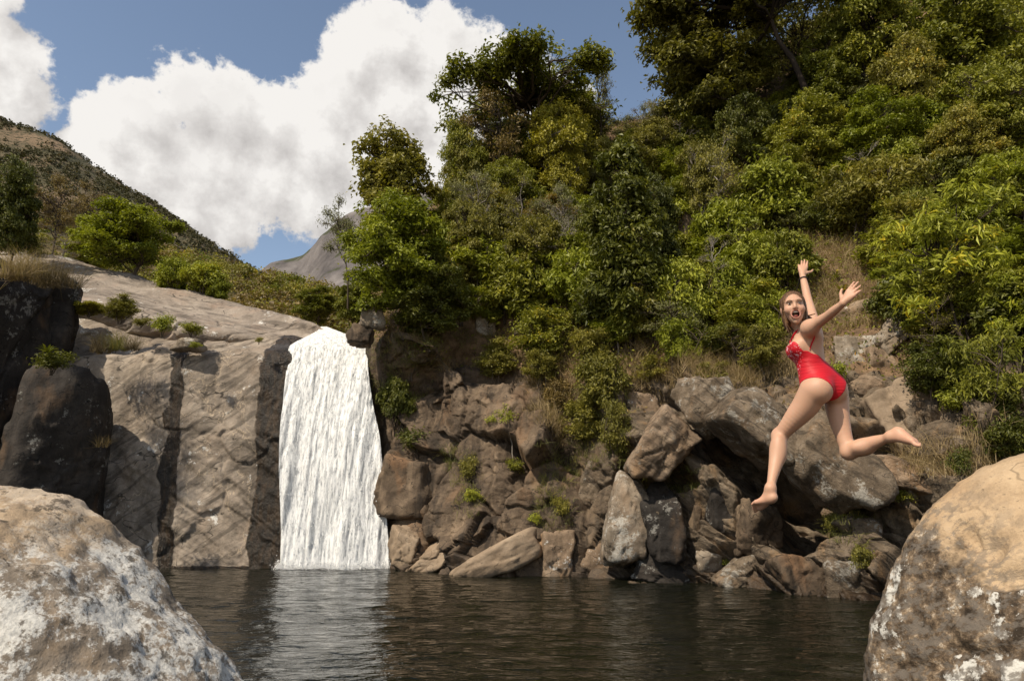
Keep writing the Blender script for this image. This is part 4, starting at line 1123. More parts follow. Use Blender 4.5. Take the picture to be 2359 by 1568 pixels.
S_('bush', (1230, 850, 1340, 960), (1290, 970), 'dry looking bush low on the rim right of the reddish face', 'brown')
S_('bush3', (1290, 900, 1400, 1030), (1345, 1035), 'olive bush clinging to the cliff above the left fin', 'olive')
S_('airy', (1440, 800, 1560, 900), (1500, 905), 'sparse shrub on top of the jutting block', 'olive')
S_('bush3', (1590, 820, 1700, 920), (1645, 925), 'dull shrub in the straw grass above the grey split rock', 'olive')
S_('small', (1270, 1120, 1320, 1200), (1295, 1200), 'yellowish tuft left of the left fin', 'olive')
S_('small', (1470, 1080, 1560, 1140), (1515, 1140), 'flat olive tuft under the jutting block', 'olive')
S_('small', (1890, 1150, 1960, 1230), (1925, 1230), 'olive tuft hanging at the right rim of the cave', 'olive')
S_('small', (2040, 1100, 2110, 1160), (2075, 1160), 'green tuft just left of the top of the right boulder', 'mid')
# dark hanging growth under the bright tree
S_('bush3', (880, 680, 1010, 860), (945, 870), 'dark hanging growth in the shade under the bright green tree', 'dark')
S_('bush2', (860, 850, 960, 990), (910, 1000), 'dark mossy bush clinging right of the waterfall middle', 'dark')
S_('small', (900, 960, 1000, 1050), (960, 1050), 'dark leafy clump on the ledge above the large dark block', 'dark')
# --- left side
GL = 'trees and bushes above the bare slab'
SLB = ('rock_slab', 'cliff')
def L_(proto, box, base, label, leaf, Y, kind='tree', bark='brown', **kw):
    return plant(proto, box, base, label, leaf, bark, GL, SLB, Y, kind=kind, **kw)
L_('broad2', (150, 452, 405, 680), (300, 650), 'rounded bright green tree above the bare slab', 'bright', 37)
L_('dense', (140, 488, 270, 660), (200, 640), 'yellow green tree just left of the rounded bright one', 'fresh', 40)
L_('dense', (-60, 340, 85, 640), (10, 640), 'dark green tree at the left edge of the picture', 'dark', 33)
L_('sparse', (30, 360, 200, 640), (110, 630), 'brown leaved tree between the edge tree and the green one', 'brown', 42, bark='brown')
L_('sparse', (110, 385, 260, 620), (190, 620), 'brown thin crowned tree behind the rounded green tree', 'brown', 46)
L_('bare', (80, 500, 190, 660), (140, 650), 'grey leafless bush at the upper left end of the slab', 'brown', 37, bark='grey')
L_('sparse', (0, 500, 130, 650), (60, 640), 'dull brown tree low at the left edge', 'olive', 36)
L_('bush', (345, 575, 440, 690), (395, 680), 'green bush along the top of the slab below the round tree', 'bright', 36, kind='shrub')
L_('bush2', (410, 595, 520, 700), (465, 690), 'pale green bush along the top of the slab, farther right', 'fresh', 36, kind='shrub')
L_('bush', (470, 630, 535, 710), (500, 700), 'last green bush at the right end of the slab top row', 'bright', 36, kind='shrub')
L_('dense', (660, 655, 790, 760), (730, 750), 'dark green bush behind the lip of the waterfall', 'mid', 40, kind='shrub')
L_('bush3', (235, 672, 318, 745), (277, 742), 'olive bush in the long crack of the slab', 'olive', 28.2, kind='shrub')
L_('bush2', (162, 690, 245, 728), (204, 726), 'low yellow green growth at the left end of the crack', 'yellow', 28.2, kind='shrub')
L_('small', (345, 706, 400, 775), (372, 772), 'bright green bush in the crack of the slab', 'bright', 27.6, kind='shrub')
L_('small', (408, 730, 475, 775), (440, 772), 'dark green bush under the overhang of the slab', 'mid', 27.6, kind='shrub')
L_('small', (300, 725, 350, 752), (325, 751), 'low green tuft between two bushes of the crack', 'olive', 27.8, kind='shrub')
L_('small', (436, 782, 466, 800), (451, 800), 'tiny green tuft on the ledge near the dark streak', 'fresh', 26.6, kind='shrub')
L_('small', (585, 768, 606, 790), (596, 790), 'tiny green tuft near the waterfall lip on the slab', 'olive', 27.4, kind='shrub')
L_('small', (70, 790, 165, 860), (118, 858), 'dark fern like clump in the notch of the shaded rocks', 'dark', 22.6, kind='shrub')

# --- infill shrubs all over the slope
def in_poly(x, y, poly):
    c = False; j = len(poly) - 1
    for i in range(len(poly)):
        if (poly[i][1] > y) != (poly[j][1] > y) and x < (poly[j][0] - poly[i][0]) * (y - poly[i][1]) / (poly[j][1] - poly[i][1]) + poly[i][0]: c = not c
        j = i
    return c
slope_poly = [(1000, 600), (1120, 430), (1280, 340), (1480, 310), (1600, 300), (1760, 160), (1950, 40), (2358, 0), (2420, 800), (2120, 860), (2090, 700), (2040, 560), (1840, 560), (1800, 720), (1700, 860), (1480, 850), (1250, 800), (1060, 760)]
rp = random.Random(77); done = []
infill = [('bush', 'mid'), ('bush2', 'olive'), ('bush3', 'mid'), ('airy', 'olive'), ('bush', 'bright'), ('bush2', 'dark'), ('sparse', 'pale'), ('bare', 'olive'), ('bush2', 'fresh'), ('airy', 'bright'), ('longleaf', 'bright'), ('broad', 'mid'), ('bush', 'bright'), ('sparse2', 'olive')]
adj = {'mid': 'mid green', 'olive': 'olive', 'bright': 'bright green', 'dark': 'dark green', 'pale': 'pale twiggy', 'brown': 'brownish', 'fresh': 'light green'}
anchors = [(1210, 200, 'the umbrella tree on the skyline'), (1290, 330, 'the yellow green tree'), (1450, 480, 'the tall very dark tree'), (900, 560, 'the bright tree by the fall'), (1112, 740, 'the grey rock pillar'),
           (1465, 755, 'the pale boulder among shrubs'), (1700, 120, 'the huge overhanging tree'), (2040, 310, 'the rounded bright green tree'), (1870, 340, 'the rounded mid green tree'), (2190, 560, 'the tall long leaved shrub'),
           (2230, 100, 'the corner tree at top right'), (1660, 390, 'the bare orange soil'), (1850, 600, 'the raised hand of the jumper'), (1960, 600, 'the dry grass patch'), (2000, 780, 'the rock pile behind the jumper'), (1620, 800, 'the straw grass left of the jumper')]
taken = set()
def where(x, y, s, lf):
    size = 'small' if s < 95 else ('large' if s > 150 else 'middling')
    opts = sorted(anchors, key=lambda a: (a[0] - x) ** 2 + (a[1] - y) ** 2)
    for an in opts[:5]:
        dx, dy = x - an[0], y - an[1]; d = math.hypot(dx, dy)
        v_ = 'above' if dy < 0 else 'below'; h_ = 'left of' if dx < 0 else 'right of'
        rel = v_ if abs(dy) > 2.2 * abs(dx) else (h_ if abs(dx) > 2.2 * abs(dy) else v_ + ' and ' + h_)
        near = 'close ' if d < 110 else ('' if d < 220 else 'well ')
        lab = '%s %s shrub %s%s %s' % (size, adj[lf], near, rel, an[2])
        if lab not in taken: taken.add(lab); return lab
    return lab
k = 0
while k < 230:
    x, y = rp.uniform(990, 2400), rp.uniform(0, 860)
    if not in_poly(x, y, slope_poly): continue
    if any((x - a) ** 2 + (y - b) ** 2 < 42 ** 2 for a, b in done): 
        if rp.random() < .95: continue
    done.append((x, y))
    pr, lf = rp.choice(infill)
    k += 1
    hit = cam_hit(x, y, HS)
    if hit is None: continue
    s = rp.uniform(1.6, 3.9) * FPX / project(np.array(hit[0]))[2]
    if 1600 < x < 1715 and 290 < y < 480 and rp.random() < .8: continue      # bare soil
    plant(pr, (x - s / 2, y - s * rp.uniform(.65, 1.0), x + s / 2, y), (x, y), where(x, y - s * .4, s, lf), lf, kind='shrub', group='thicket shrubs on the steep hillside')

# --- ground cover: leaves and dry grass scattered over the terrain itself
def scatter(name, grid, mask, n, seed, build, mat, label=None):
    rg = np.random.default_rng(seed)
    A, Bq, Cq = grid[:-1, :-1], grid[1:, :-1], grid[:-1, 1:]
    area = np.linalg.norm(np.cross(Bq - A, Cq - A), axis=-1) * mask[:-1, :-1]
    p = (area / area.sum()).ravel()
    idx = rg.choice(len(p), n, p=p)
    i, j = np.unravel_index(idx, area.shape)
    a, b = rg.random((2, n, 1))
    P = A[i, j] + (Bq - A)[i, j] * a + (Cq - A)[i, j] * b
    V, F, Tn = build(P, rg)
    me = make_mesh(name, V, F, False, {'tint': Tn}, [mat])
    return obj(name, me, kind='stuff', label=label)
def b_leaves(size, per, spread, h):
    def f(P, rg):
        C = np.repeat(P, per, axis=0) + rg.normal(size=(len(P) * per, 3)) * spread * np.array([1, 1, .5]); C[:, 2] += np.abs(rg.normal(0, h, len(C)))
        O = rg.normal(size=C.shape); O /= np.linalg.norm(O, axis=1, keepdims=True)
        tn = np.clip(np.repeat(rg.random(len(P)), per) * .7 + rg.random(len(C)) * .3, 0, 1)
        return leaf_geo(C, O, size, rg, .45, .7, .7, tn)
    return f
def b_grass(length, per, spread, width, lean=.35):
    def f(P, rg):
        n = len(P) * per
        C = np.repeat(P, per, axis=0) + rg.normal(size=(n, 3)) * spread * np.array([1, 1, .15])
        cl = np.repeat(rg.normal(size=(len(P), 3)) * lean * .5, per, axis=0)
        d = rg.normal(size=(n, 3)) * lean + cl + np.array([0, 0, 1.0]); d /= np.linalg.norm(d, axis=1, keepdims=True)
        L = (length * rg.uniform(.5, 1.3, n))[:, None]
        sd = np.cross(d, rg.normal(size=(n, 3))); sd /= np.linalg.norm(sd, axis=1, keepdims=True)
        bow = d * np.array([1, 1, .0]); 
        mid = C + d * L * .55; tip = C + d * L + bow * L * .5 - np.array([0, 0, .12]) * L
        w = width
        V = np.stack([C - sd * w, C + sd * w, mid + sd * w * .7, mid - sd * w * .7, tip + sd * w * .12, tip - sd * w * .12], 1).reshape(-1, 3)
        b = 6 * np.arange(n)[:, None]
        F = np.concatenate([b + np.array([0, 1, 2, 3]), b + np.array([3, 2, 4, 5])])
        tn = np.clip(np.repeat(rg.random(len(P)), per) * .6 + rg.random(n) * .4, 0, 1)
        return V, F, np.repeat(tn, 6)
    return f
hp, hq, _ = project(hill_grid)
def poly_mask(polys):
    mk = np.zeros(hp.shape)
    for poly in polys:
        ins = np.zeros(hp.shape, bool); j = len(poly) - 1
        for i in range(len(poly)):
            (xi, yi), (xj, yj) = poly[i], poly[j]
            ins ^= ((yi > hq) != (yj > hq)) & (hp < (xj - xi) * (hq - yi) / (yj - yi + 1e-9) + xi); j = i
        mk = np.maximum(mk, ins)
    return mk
soil_mask = (1 - hill_rock) * (hill_v < 7.2) * (hill_v > 2)
scatter('slope_undergrowth', hill_grid, soil_mask * sstep(fbm(hill_grid * .35, 3, 5), -.35, .2), 9000, 5, b_leaves(.13, 13, .28, .25), LM['mid'], 'mixed low green undergrowth covering the steep hillside soil')
scatter('slope_litter', hill_grid, soil_mask, 3500, 6, b_leaves(.12, 10, .3, .12), LM['brown'], 'brown fallen leaves and dead twigs on the hillside soil')
dry_polys = [[(1800, 500), (2080, 470), (2110, 700), (2040, 760), (1840, 780), (1790, 640)], [(1225, 800), (1320, 790), (1330, 960), (1250, 990)], [(1440, 780), (1690, 720), (1760, 900), (1560, 930), (1440, 930)], [(2100, 280), (2400, 300), (2400, 520), (2200, 480)], [(1640, 780), (1860, 700), (1880, 860), (1700, 920)], [(1590, 320), (1720, 330), (1700, 470), (1600, 470)], [(2080, 1040), (2330, 1020), (2330, 1100), (2100, 1110)]]
scatter('dry_grass', hill_grid, poly_mask(dry_polys) * (hill_v > 1.5), 6500, 8, b_grass(.68, 12, .14, .007), LM['dry'], 'tall straw coloured dry grass on the slope behind the jumper')
mixed_polys = [[(1250, 880), (1450, 880), (1460, 1090), (1330, 1080)], [(1240, 1060), (1330, 1060), (1310, 1220), (1230, 1230)], [(1440, 1060), (1620, 1080), (1600, 1150), (1450, 1160)], [(1880, 1120), (2010, 1130), (2000, 1300), (1900, 1230)], [(1020, 1030), (1110, 1040), (1100, 1200), (1050, 1180)], [(850, 780), (1010, 760), (1000, 900), (870, 980)], [(1000, 760), (1440, 760), (1440, 880), (1100, 850)]]
scatter('cliff_grass', hill_grid, poly_mask(mixed_polys) * (hill_v > 1.2), 2800, 9, b_grass(.32, 11, .10, .006, .5), LM['greengrass'], 'olive green grass tufts growing in the cracks of the cliff')
scatter('hanging_dry_grass', hill_grid, poly_mask([[(1190, 760), (1330, 760), (1330, 980), (1220, 980)], [(880, 740), (1080, 700), (1090, 850), (900, 880)]]) * (hill_v > 1.2), 1300, 10, b_grass(.5, 12, .10, .006, .6), LM['drydark'], 'dull brown grass hanging over the cliff edge')

# --- grass tufts on the left rocks
def tuft(box, Y, leaf, label, n, seed, kind='grass_tuft'):
    rg = np.random.default_rng(seed); x0, y0, x1, y1 = box
    B = at((x0 + x1) / 2, y1, Y); W = (x1 - x0) / FPX * Y; H = (y1 - y0) / FPX * Y
    P = np.zeros((max(1, n // 12), 3)); P[:, 0] = rg.uniform(-.4, .4, len(P)) * W; P[:, 1] = rg.uniform(-.3, .3, len(P)) * W
    V, F, tn = b_grass(H * 1.05, 12, W * .04, .006, .32)(P, rg)
    me = make_mesh(kind, V, F, False, {'tint': tn}, [LM[leaf]])
    return obj(kind, me, label=label, category='grass', group='grass tufts on the left rocks', loc=tuple(B))
tuft((205, 758, 262, 812), 26.6, 'drydark', 'brown dead grass tuft at the left end of the cliff top', 260, 1)
tuft((240, 762, 300, 806), 26.7, 'greengrass', 'olive grass tuft on the cliff top', 300, 2)
tuft((288, 768, 325, 806), 26.8, 'drydark', 'smaller brownish grass tuft at the right end on the cliff top', 200, 3)
tuft((215, 1000, 245, 1030), 25.1, 'drydark', 'small dry tuft on the cliff face at the shadow edge', 80, 4)
tuft((-10, 570, 90, 640), 23.0, 'dry', 'tan dry grass on top of the dark rock wall', 700, 5)
tuft((60, 590, 180, 655), 24.0, 'drydark', 'brown dry grass on top of the black shaded block', 700, 6)
# spiky rosettes
def rosette(sx, sy, px_w, Y, leaf, label, seed, blades=16):
    rg = np.random.default_rng(seed); B = at(sx, sy, Y); R0 = px_w / 2 / FPX * project(B)[2]
    V = []; F = []; nn = 0; A = []
    for b in range(blades):
        az = b * 2.4 + rg.normal() * .2; el = rg.uniform(.15, 1.2)
        d = np.array([math.cos(az) * math.cos(el), math.sin(az) * math.cos(el), math.sin(el)])
        sd = np.cross(d, [0, 0, 1.0]); sd /= np.linalg.norm(sd); up = np.cross(sd, d)
        L = R0 * rg.uniform(.85, 1.15); w = R0 * .10
        for s_, (a, k) in enumerate([(0, .5), (.35, 1), (.7, .75), (1, .04)]):
            c = d * L * a - np.array([0, 0, 1]) * L * .25 * a * a
            V += [c - sd * w * k + up * w * .4 * k, c, c + sd * w * k + up * w * .4 * k]
        for s_ in range(3):
            i = nn + s_ * 3
            F += [[i, i + 1, i + 4, i + 3], [i + 1, i + 2, i + 5, i + 4]]
        A += [rg.random()] * 12; nn += 12
    me = make_mesh('rosette_plant', np.array(V), np.array(F), True, {'tint': np.array(A)}, [LM[leaf]])
    return obj('rosette_plant', me, label=label, category='plant', group='spiky rosette plants', loc=tuple(B))
for sx, sy, w, lf, lab in [(2068, 1143, 34, 'fresh', 'small spiky yellow green rosette just left of the right boulder'), (1938, 672, 60, 'olive', 'dark spiky rosette in the dry grass beside the raised hands'), (1925, 640, 50, 'greengrass', 'spiky rosette just above another in the dry grass')]:
    hit = cam_hit(sx, sy, HS)
    rosette(sx, sy, w, hit[0].y - .12, lf, lab, int(sx))
rosette(108, 812, 60, 22.0, 'mid', 'spiky rosette growing in the notch of the shaded left rocks', 3)

# --- the far wood and the scrub of the mountain: too far to count
def b_minitrees(rad, per, leaf, hgt):
    def f(P, rg):
        n = len(P)
        d = rg.normal(size=(n, per, 3)); d /= np.linalg.norm(d, axis=2, keepdims=True)
        r = rad * rg.uniform(.55, 1.35, (n, 1, 1)) * (.5 + .5 * rg.random((n, per, 1)) ** .5)
        lump = 1 + .3 * np.sin(d[..., :1] * 5 + rg.uniform(0, 6, (n, 1, 1))) * np.cos(d[..., 1:2] * 4)
        C = P[:, None, :] + d * r * lump * np.array([1, 1, .85]); C[..., 2] += hgt * rg.uniform(.6, 1.4, (n, 1))
        tn = np.clip(rg.random((n, 1)) * .75 + rg.random((n, per)) * .25, 0, 1)
        return leaf_geo(C.reshape(-1, 3), d.reshape(-1, 3), leaf, rg, .8, .5, .6, tn.ravel())
    return f
wv_ = np.ones(wood_G.shape[:2]); wv_[:, 85:] = 0
scatter('distant_wood', wood_G, wv_ * sstep(fbm(wood_G * .03, 3, 7), -.4, .1), 520, 21, b_minitrees(1.7, 120, .42, 1.3), LM['olive'], 'far brownish green woodland on the low hill behind the slab')
scatter('distant_green_wood', wood_G, wv_ * sstep(fbm(wood_G * .03 + 7, 3, 9), -.1, .3), 150, 22, b_minitrees(1.7, 130, .42, 1.3), LM['mid'], 'far green trees scattered through the woodland on the low hill')
scatter('distant_dry_wood', wood_G, wv_ * sstep(fbm(wood_G * .03 + 3, 3, 11), -.1, .3), 420, 23, b_minitrees(1.7, 100, .40, 1.3), LM['brown'], 'far bare brown trees scattered through the woodland on the low hill')
mv_ = np.ones(mount_G.shape[:2]); mv_[:, 110:] = 0
scatter('mountain_scrub', mount_G, mv_ * sstep(fbm(mount_G * .012, 4, 7), -.25, .25), 5200, 24, b_minitrees(2.2, 14, 1.6, 1.3), LM['scrub'], 'dull green scrub dotted over the mountain at the left')
# ------------------------------------------------------------------ the jumping woman
def U(u, v, dy=0.0):
    return at((1850 + u / 2.306) * .92109, (620 + v / 2.306) * .92109, 4.3 + dy)
def unit(v_): v_ = np.asarray(v_, float); return v_ / np.linalg.norm(v_)
class SDF:
    def __init__(self, lo, hi, h):
        self.h = h; self.lo = np.array(lo, float); self.n = np.ceil((np.array(hi) - self.lo) / h).astype(int) + 1
        self.F = np.full(self.n, .5, np.float32)
    def _win(self, lo, hi, pad):
        a = np.maximum(0, np.floor((np.array(lo) - pad - self.lo) / self.h).astype(int)); b = np.minimum(self.n, np.ceil((np.array(hi) + pad - self.lo) / self.h).astype(int) + 1)
        sl = tuple(slice(int(x), int(y)) for x, y in zip(a, b))
        ax = [(self.lo[i] + self.h * np.arange(a[i], b[i])).astype(np.float32) for i in range(3)]
        return sl, ax
    def _merge(self, sl, d, k, sub=False):
        f = self.F[sl]
        if sub:
            d = -d
            hh = np.clip(.5 + .5 * (d - f) / k, 0, 1); self.F[sl] = f + (d - f) * hh + k * hh * (1 - hh)
        else:
            hh = np.clip(.5 + .5 * (f - d) / k, 0, 1); self.F[sl] = f + (d - f) * hh - k * hh * (1 - hh)
    def cone(self, a, b, ra, rb, k=.02):
        a = np.asarray(a, float); b = np.asarray(b, float)
        lo = np.minimum(a - ra, b - rb); hi = np.maximum(a + ra, b + rb)
        sl, ax = self._win(lo, hi, k + .02)
        X, Y_, Z_ = np.meshgrid(*ax, indexing='ij', sparse=True)
        ba = b - a; L2 = float(ba @ ba)
        t_ = np.clip(((X - a[0]) * ba[0] + (Y_ - a[1]) * ba[1] + (Z_ - a[2]) * ba[2]) / L2, 0, 1)
        d = np.sqrt((X - a[0] - t_ * ba[0]) ** 2 + (Y_ - a[1] - t_ * ba[1]) ** 2 + (Z_ - a[2] - t_ * ba[2]) ** 2) - (ra + (rb - ra) * t_)
        self._merge(sl, d.astype(np.float32), k)
    def chain(self, pts, rad, k=.02, res=4):
        """a smooth limb through the points: one distance field, merged once."""
        pts = np.array(pts, float); rad = np.array(rad, float)
        if len(pts) > 2:
            t_ = np.linspace(0, len(pts) - 1, (len(pts) - 1) * res + 1)
            pts = catmull(pts, t_, 0); rad = catmull(rad[:, None], t_, 0)[:, 0]
        sl, ax = self._win((pts - rad[:, None]).min(0), (pts + rad[:, None]).max(0), k + .02)
        X, Y_, Z_ = np.meshgrid(*ax, indexing='ij', sparse=True)
        D = None
        for a, b, ra, rb in zip(pts[:-1], pts[1:], rad[:-1], rad[1:]):
            ba = b - a; L2 = float(ba @ ba)
            t_ = np.clip(((X - a[0]) * ba[0] + (Y_ - a[1]) * ba[1] + (Z_ - a[2]) * ba[2]) / L2, 0, 1)
            d = np.sqrt((X - a[0] - t_ * ba[0]) ** 2 + (Y_ - a[1] - t_ * ba[1]) ** 2 + (Z_ - a[2] - t_ * ba[2]) ** 2) - (ra + (rb - ra) * t_)
            D = d if D is None else np.minimum(D, d)
        self._merge(sl, D.astype(np.float32), k)
    def ell(self, c, R, ax3=None, k=.02, sub=False):
        c = np.asarray(c, float); R = np.asarray(R, float); E = np.eye(3) if ax3 is None else np.array(ax3, float)
        m_ = R.max(); sl, ax = self._win(c - m_, c + m_, k + .02)
        X, Y_, Z_ = np.meshgrid(*ax, indexing='ij', sparse=True)
        q = [(E[i][0] * (X - c[0]) + E[i][1] * (Y_ - c[1]) + E[i][2] * (Z_ - c[2])) / R[i] for i in range(3)]
        k0 = np.sqrt(q[0] ** 2 + q[1] ** 2 + q[2] ** 2); k1 = np.sqrt((q[0] / R[0]) ** 2 + (q[1] / R[1]) ** 2 + (q[2] / R[2]) ** 2)
        d = k0 * (k0 - 1) / np.maximum(k1, 1e-6)
        self._merge(sl, d.astype(np.float32), k, sub)
def surface_nets(F, lo, h):
    S = F < 0
    c = [S[i:F.shape[0] - 1 + i, j:F.shape[1] - 1 + j, k:F.shape[2] - 1 + k] for i in (0, 1) for j in (0, 1) for k in (0, 1)]
    tot = sum(x.astype(np.uint8) for x in c); act = (tot > 0) & (tot < 8)
    I = np.argwhere(act); idx = np.full(act.shape, -1, np.int64); idx[act] = np.arange(len(I))
    P = np.zeros((len(I), 3)); W = np.zeros(len(I))
    cor = [(i, j, k) for i in (0, 1) for j in (0, 1) for k in (0, 1)]
    for a in range(8):
        for b in range(a + 1, 8):
            A, B = np.array(cor[a]), np.array(cor[b])
            if np.abs(A - B).sum() != 1: continue
            fa = F[I[:, 0] + A[0], I[:, 1] + A[1], I[:, 2] + A[2]]; fb = F[I[:, 0] + B[0], I[:, 1] + B[1], I[:, 2] + B[2]]
            m_ = (fa < 0) != (fb < 0); t_ = np.where(m_, fa / np.where(m_, fa - fb, 1), 0)
            P += np.where(m_[:, None], A + (B - A) * t_[:, None], 0); W += m_
    V = lo + h * (I + P / W[:, None])
    Q = []
    for ax in range(3):
        o = [x for x in range(3) if x != ax]
        sl0 = [slice(None)] * 3; sl1 = [slice(None)] * 3; sl0[ax] = slice(0, -1); sl1[ax] = slice(1, None)
        ed = S[tuple(sl0)] != S[tuple(sl1)]
        E = np.argwhere(ed)
        ok = (E[:, o[0]] > 0) & (E[:, o[1]] > 0) & (E[:, o[0]] < F.shape[o[0]] - 1) & (E[:, o[1]] < F.shape[o[1]] - 1)
        E = E[ok]
        def g(d0, d1):
            e = E.copy(); e[:, o[0]] -= d0; e[:, o[1]] -= d1; return idx[e[:, 0], e[:, 1], e[:, 2]]
        q = np.stack([g(1, 1), g(0, 1), g(0, 0), g(1, 0)], 1)
        inside = S[E[:, 0], E[:, 1], E[:, 2]]
        flip = inside if ax != 1 else ~inside
        q[~flip] = q[~flip][:, ::-1]
        Q.append(q)
    Q = np.concatenate(Q)
    return V, Q[(Q >= 0).all(1)]
def sampleF(F, lo, h, P):
    q = (P - lo) / h; i = np.clip(np.floor(q).astype(int), 0, np.array(F.shape) - 2); f = q - i; r = 0
    for a in (0, 1):
        for b in (0, 1):
            for c in (0, 1):
                r = r + F[i[:, 0] + a, i[:, 1] + b, i[:, 2] + c] * (f[:, 0] if a else 1 - f[:, 0]) * (f[:, 1] if b else 1 - f[:, 1]) * (f[:, 2] if c else 1 - f[:, 2])
    return r

HLp, HRp = U(425, 825, -.05), U(552, 832, .05)
KL, AL = U(232, 1082, .13), U(176, 1382, -.01)
KR, AR = U(626, 1172, -.02), U(868, 1090, -.26)
SL, SR = U(402, 462, -.12), U(432, 455, .20)
EL, WL = U(505, 392, -.28), U(592, 322, -.42)
ER, WR = U(392, 300, .46), U(360, 156, .60)
allp = np.array([HLp, HRp, KL, AL, KR, AR, SL, SR, EL, WL, ER, WR, U(50, 1530, .2), U(1075, 1160, -.48), U(365, 20, .66), U(700, 200, -.52), U(240, 230, -.2)])
H_ = .0048
B = SDF(allp.min(0) - .09, allp.max(0) + .09, H_)
Lh = unit((-.84, -.54, .02)); Lc = unit((-.22, -.97, .0))       # her left at hips and at chest
ax_t = unit(U(378, 470) - U(478, 880))
def frame(l): f = unit(np.cross(l, ax_t) * 1.0); l2 = unit(np.cross(ax_t, f)); return f, l2
Fh, Lh = frame(Lh); Fc, Lc = frame(Lc)
if Fh[0] > 0: Fh = -Fh
if Fc[0] > 0: Fc = -Fc
ch = lambda u, v, f=0, l=0, dy=.03: U(u, v, dy) + Fc * f + Lc * l
# torso
B.ell(U(392, 575, .035), (.090, .122, .150), (Fc, Lc, ax_t), .03)
B.ell(U(408, 682, .02), (.078, .102, .105), (unit(Fc + Fh), unit(Lc + Lh), ax_t), .05)
B.ell(U(466, 790, .0), (.098, .138, .095), (Fh, Lh, ax_t), .05)
B.ell(U(455, 745, .01), (.090, .122, .08), (Fh, Lh, ax_t), .05)
for s_ in (1, -1):
    B.ell(U(322, 585, .035) + Lc * .062 * s_ , (.046, .050, .050), (Fc, Lc, ax_t), .06)
B.cone(U(398, 470, .04) + Lc * .08, U(398, 470, .04) - Lc * .08, .052, .052, .06)
B.ell(U(458, 815, -.080), (.080, .079, .090), None, .03); B.ell(U(548, 815, -.005), (.074, .08, .094), None, .03)
# legs
B.chain([HLp, U(380, 905, .0), U(330, 965, .04), U(270, 1035, .09), KL], [.087, .081, .069, .052, .043], .02)
B.ell(KL + np.array([-.010, .012, .0]), (.038, .040, .048), None, .03)
B.chain([KL, U(220, 1150, .10), U(206, 1240, .06), U(188, 1320, .02), AL], [.045, .050, .042, .030, .0245], .02)
B.ell(U(226, 1160, .075), (.036, .036, .085), None, .04)
B.chain([HRp, U(560, 920, .04), U(575, 1000, .03), U(600, 1090, .01), KR], [.075, .070, .061, .049, .043], .02)
B.ell(KR + np.array([.0, .0, -.012]), (.040, .040, .038), None, .03)
B.chain([KR, U(700, 1148, -.08), U(770, 1122, -.15), U(825, 1103, -.21), AR], [.044, .050, .041, .030, .0245], .02)
B.ell(U(712, 1150, -.09), (.070, .042, .036), None, .04)
torsoF = B.F.copy()
def foot(A, knee, heel, tip, side_hint):
    fd = unit(tip - heel); dor = knee - A; dor = unit(dor - fd * (dor @ fd)); sd = unit(np.cross(fd, dor))
    if sd @ side_hint < 0: sd = -sd                      # towards the big toe
    L = np.linalg.norm(tip - heel)
    B.ell(heel + fd * .012, (.034, .028, .028), (fd, sd, dor), .015)
    B.cone(A, heel + fd * .02 + dor * .012, .027, .026, .02)
    ballb = heel + fd * L * .72 + sd * .026; balll = heel + fd * L * .64 - sd * .028
    B.cone(heel + fd * .03 + dor * .006, ballb, .024, .019, .02); B.cone(heel + fd * .03, balll, .022, .015, .02)
    B.cone(A - dor * .01, heel + fd * L * .55 + dor * .012 + sd * .008, .027, .019, .03)
    for i in range(5):
        f = i / 4; b0 = ballb + (balll - ballb) * f; ln = (.055, .050, .044, .037, .030)[i]; r = (.0125, .0095, .009, .0085, .008)[i]
        dd = unit(fd + sd * .10 * (1 - 2 * f)); B.chain([b0, b0 + dd * ln * .6 + dor * .004, b0 + dd * ln - dor * .003], [r * 1.15, r, r * .85], .006)
foot(AL, KL, U(196, 1436, -.035), U(66, 1500, .11), np.array([.4, .9, 0]))
foot(AR, KR, U(903, 1052, -.285), U(1046, 1142, -.41), np.array([-.2, -.9, -.5]))
# arms
B.chain([U(402, 475, -.06), SL, SL * .5 + EL * .5, EL, EL * .55 + WL * .45, WL], [.042, .042, .0345, .0285, .0275, .0195], .02)
B.chain([U(425, 468, .12), SR, ER, ER * .55 + WR * .45, WR], [.044, .040, .0295, .0275, .0205], .02)
B.cone(U(425, 510, -.05), SL, .045, .042, .06)
def hand(W, d, s, curl, spread, n_hint, thumb_out=.75):
    d = unit(d); s = unit(s - d * (s @ d)); nr = unit(np.cross(d, s))
    if nr @ n_hint < 0: nr = -nr                        # palm normal
    kn = [W + d * a + s * b for a, b in ((.078, .026), (.082, .0085), (.078, -.009), (.071, -.026))]
    for k_ in kn: B.cone(W + d * .008, k_, .0165, .0108, .012)
    B.ell(W + d * .05 + nr * .004, (.038, .031, .012), (d, s, nr), .010)
    for i, k_ in enumerate(kn):
        ln = (.064, .072, .066, .052)[i]; sp = spread * (1.5 - i)
        d0 = unit(d + s * sp * .5); c = curl[i]
        d1 = unit(d0 + nr * c); d2 = unit(d0 + nr * c * 2.2); d3 = unit(d0 + nr * c * 3.2)
        p1 = k_ + d1 * ln * .45; p2 = p1 + d2 * ln * .31; p3 = p2 + d3 * ln * .24
        B.chain([k_, p1, p2, p3], [.0092, .0082, .0074, .0064], .003)
    t0 = W + d * .022 + s * .024; td = unit(d * .6 + s * thumb_out + nr * .25); td2 = unit(d * .85 + s * .45 + nr * .25)
    B.chain([W + d * .012 + s * .010, t0 + td * .025, t0 + td * .050, t0 + td * .050 + td2 * .028], [.014, .0115, .0092, .0075], .006)
up_ = lambda u0, v0, u1, v1, dy: U(u1, v1, dy) - U(u0, v0, 0)
hand(WL, up_(592, 322, 668, 224, -.05), up_(592, 322, 560, 290, .03), (.02, .03, .14, .22), .07, np.array([.6, -.2, -.5]))
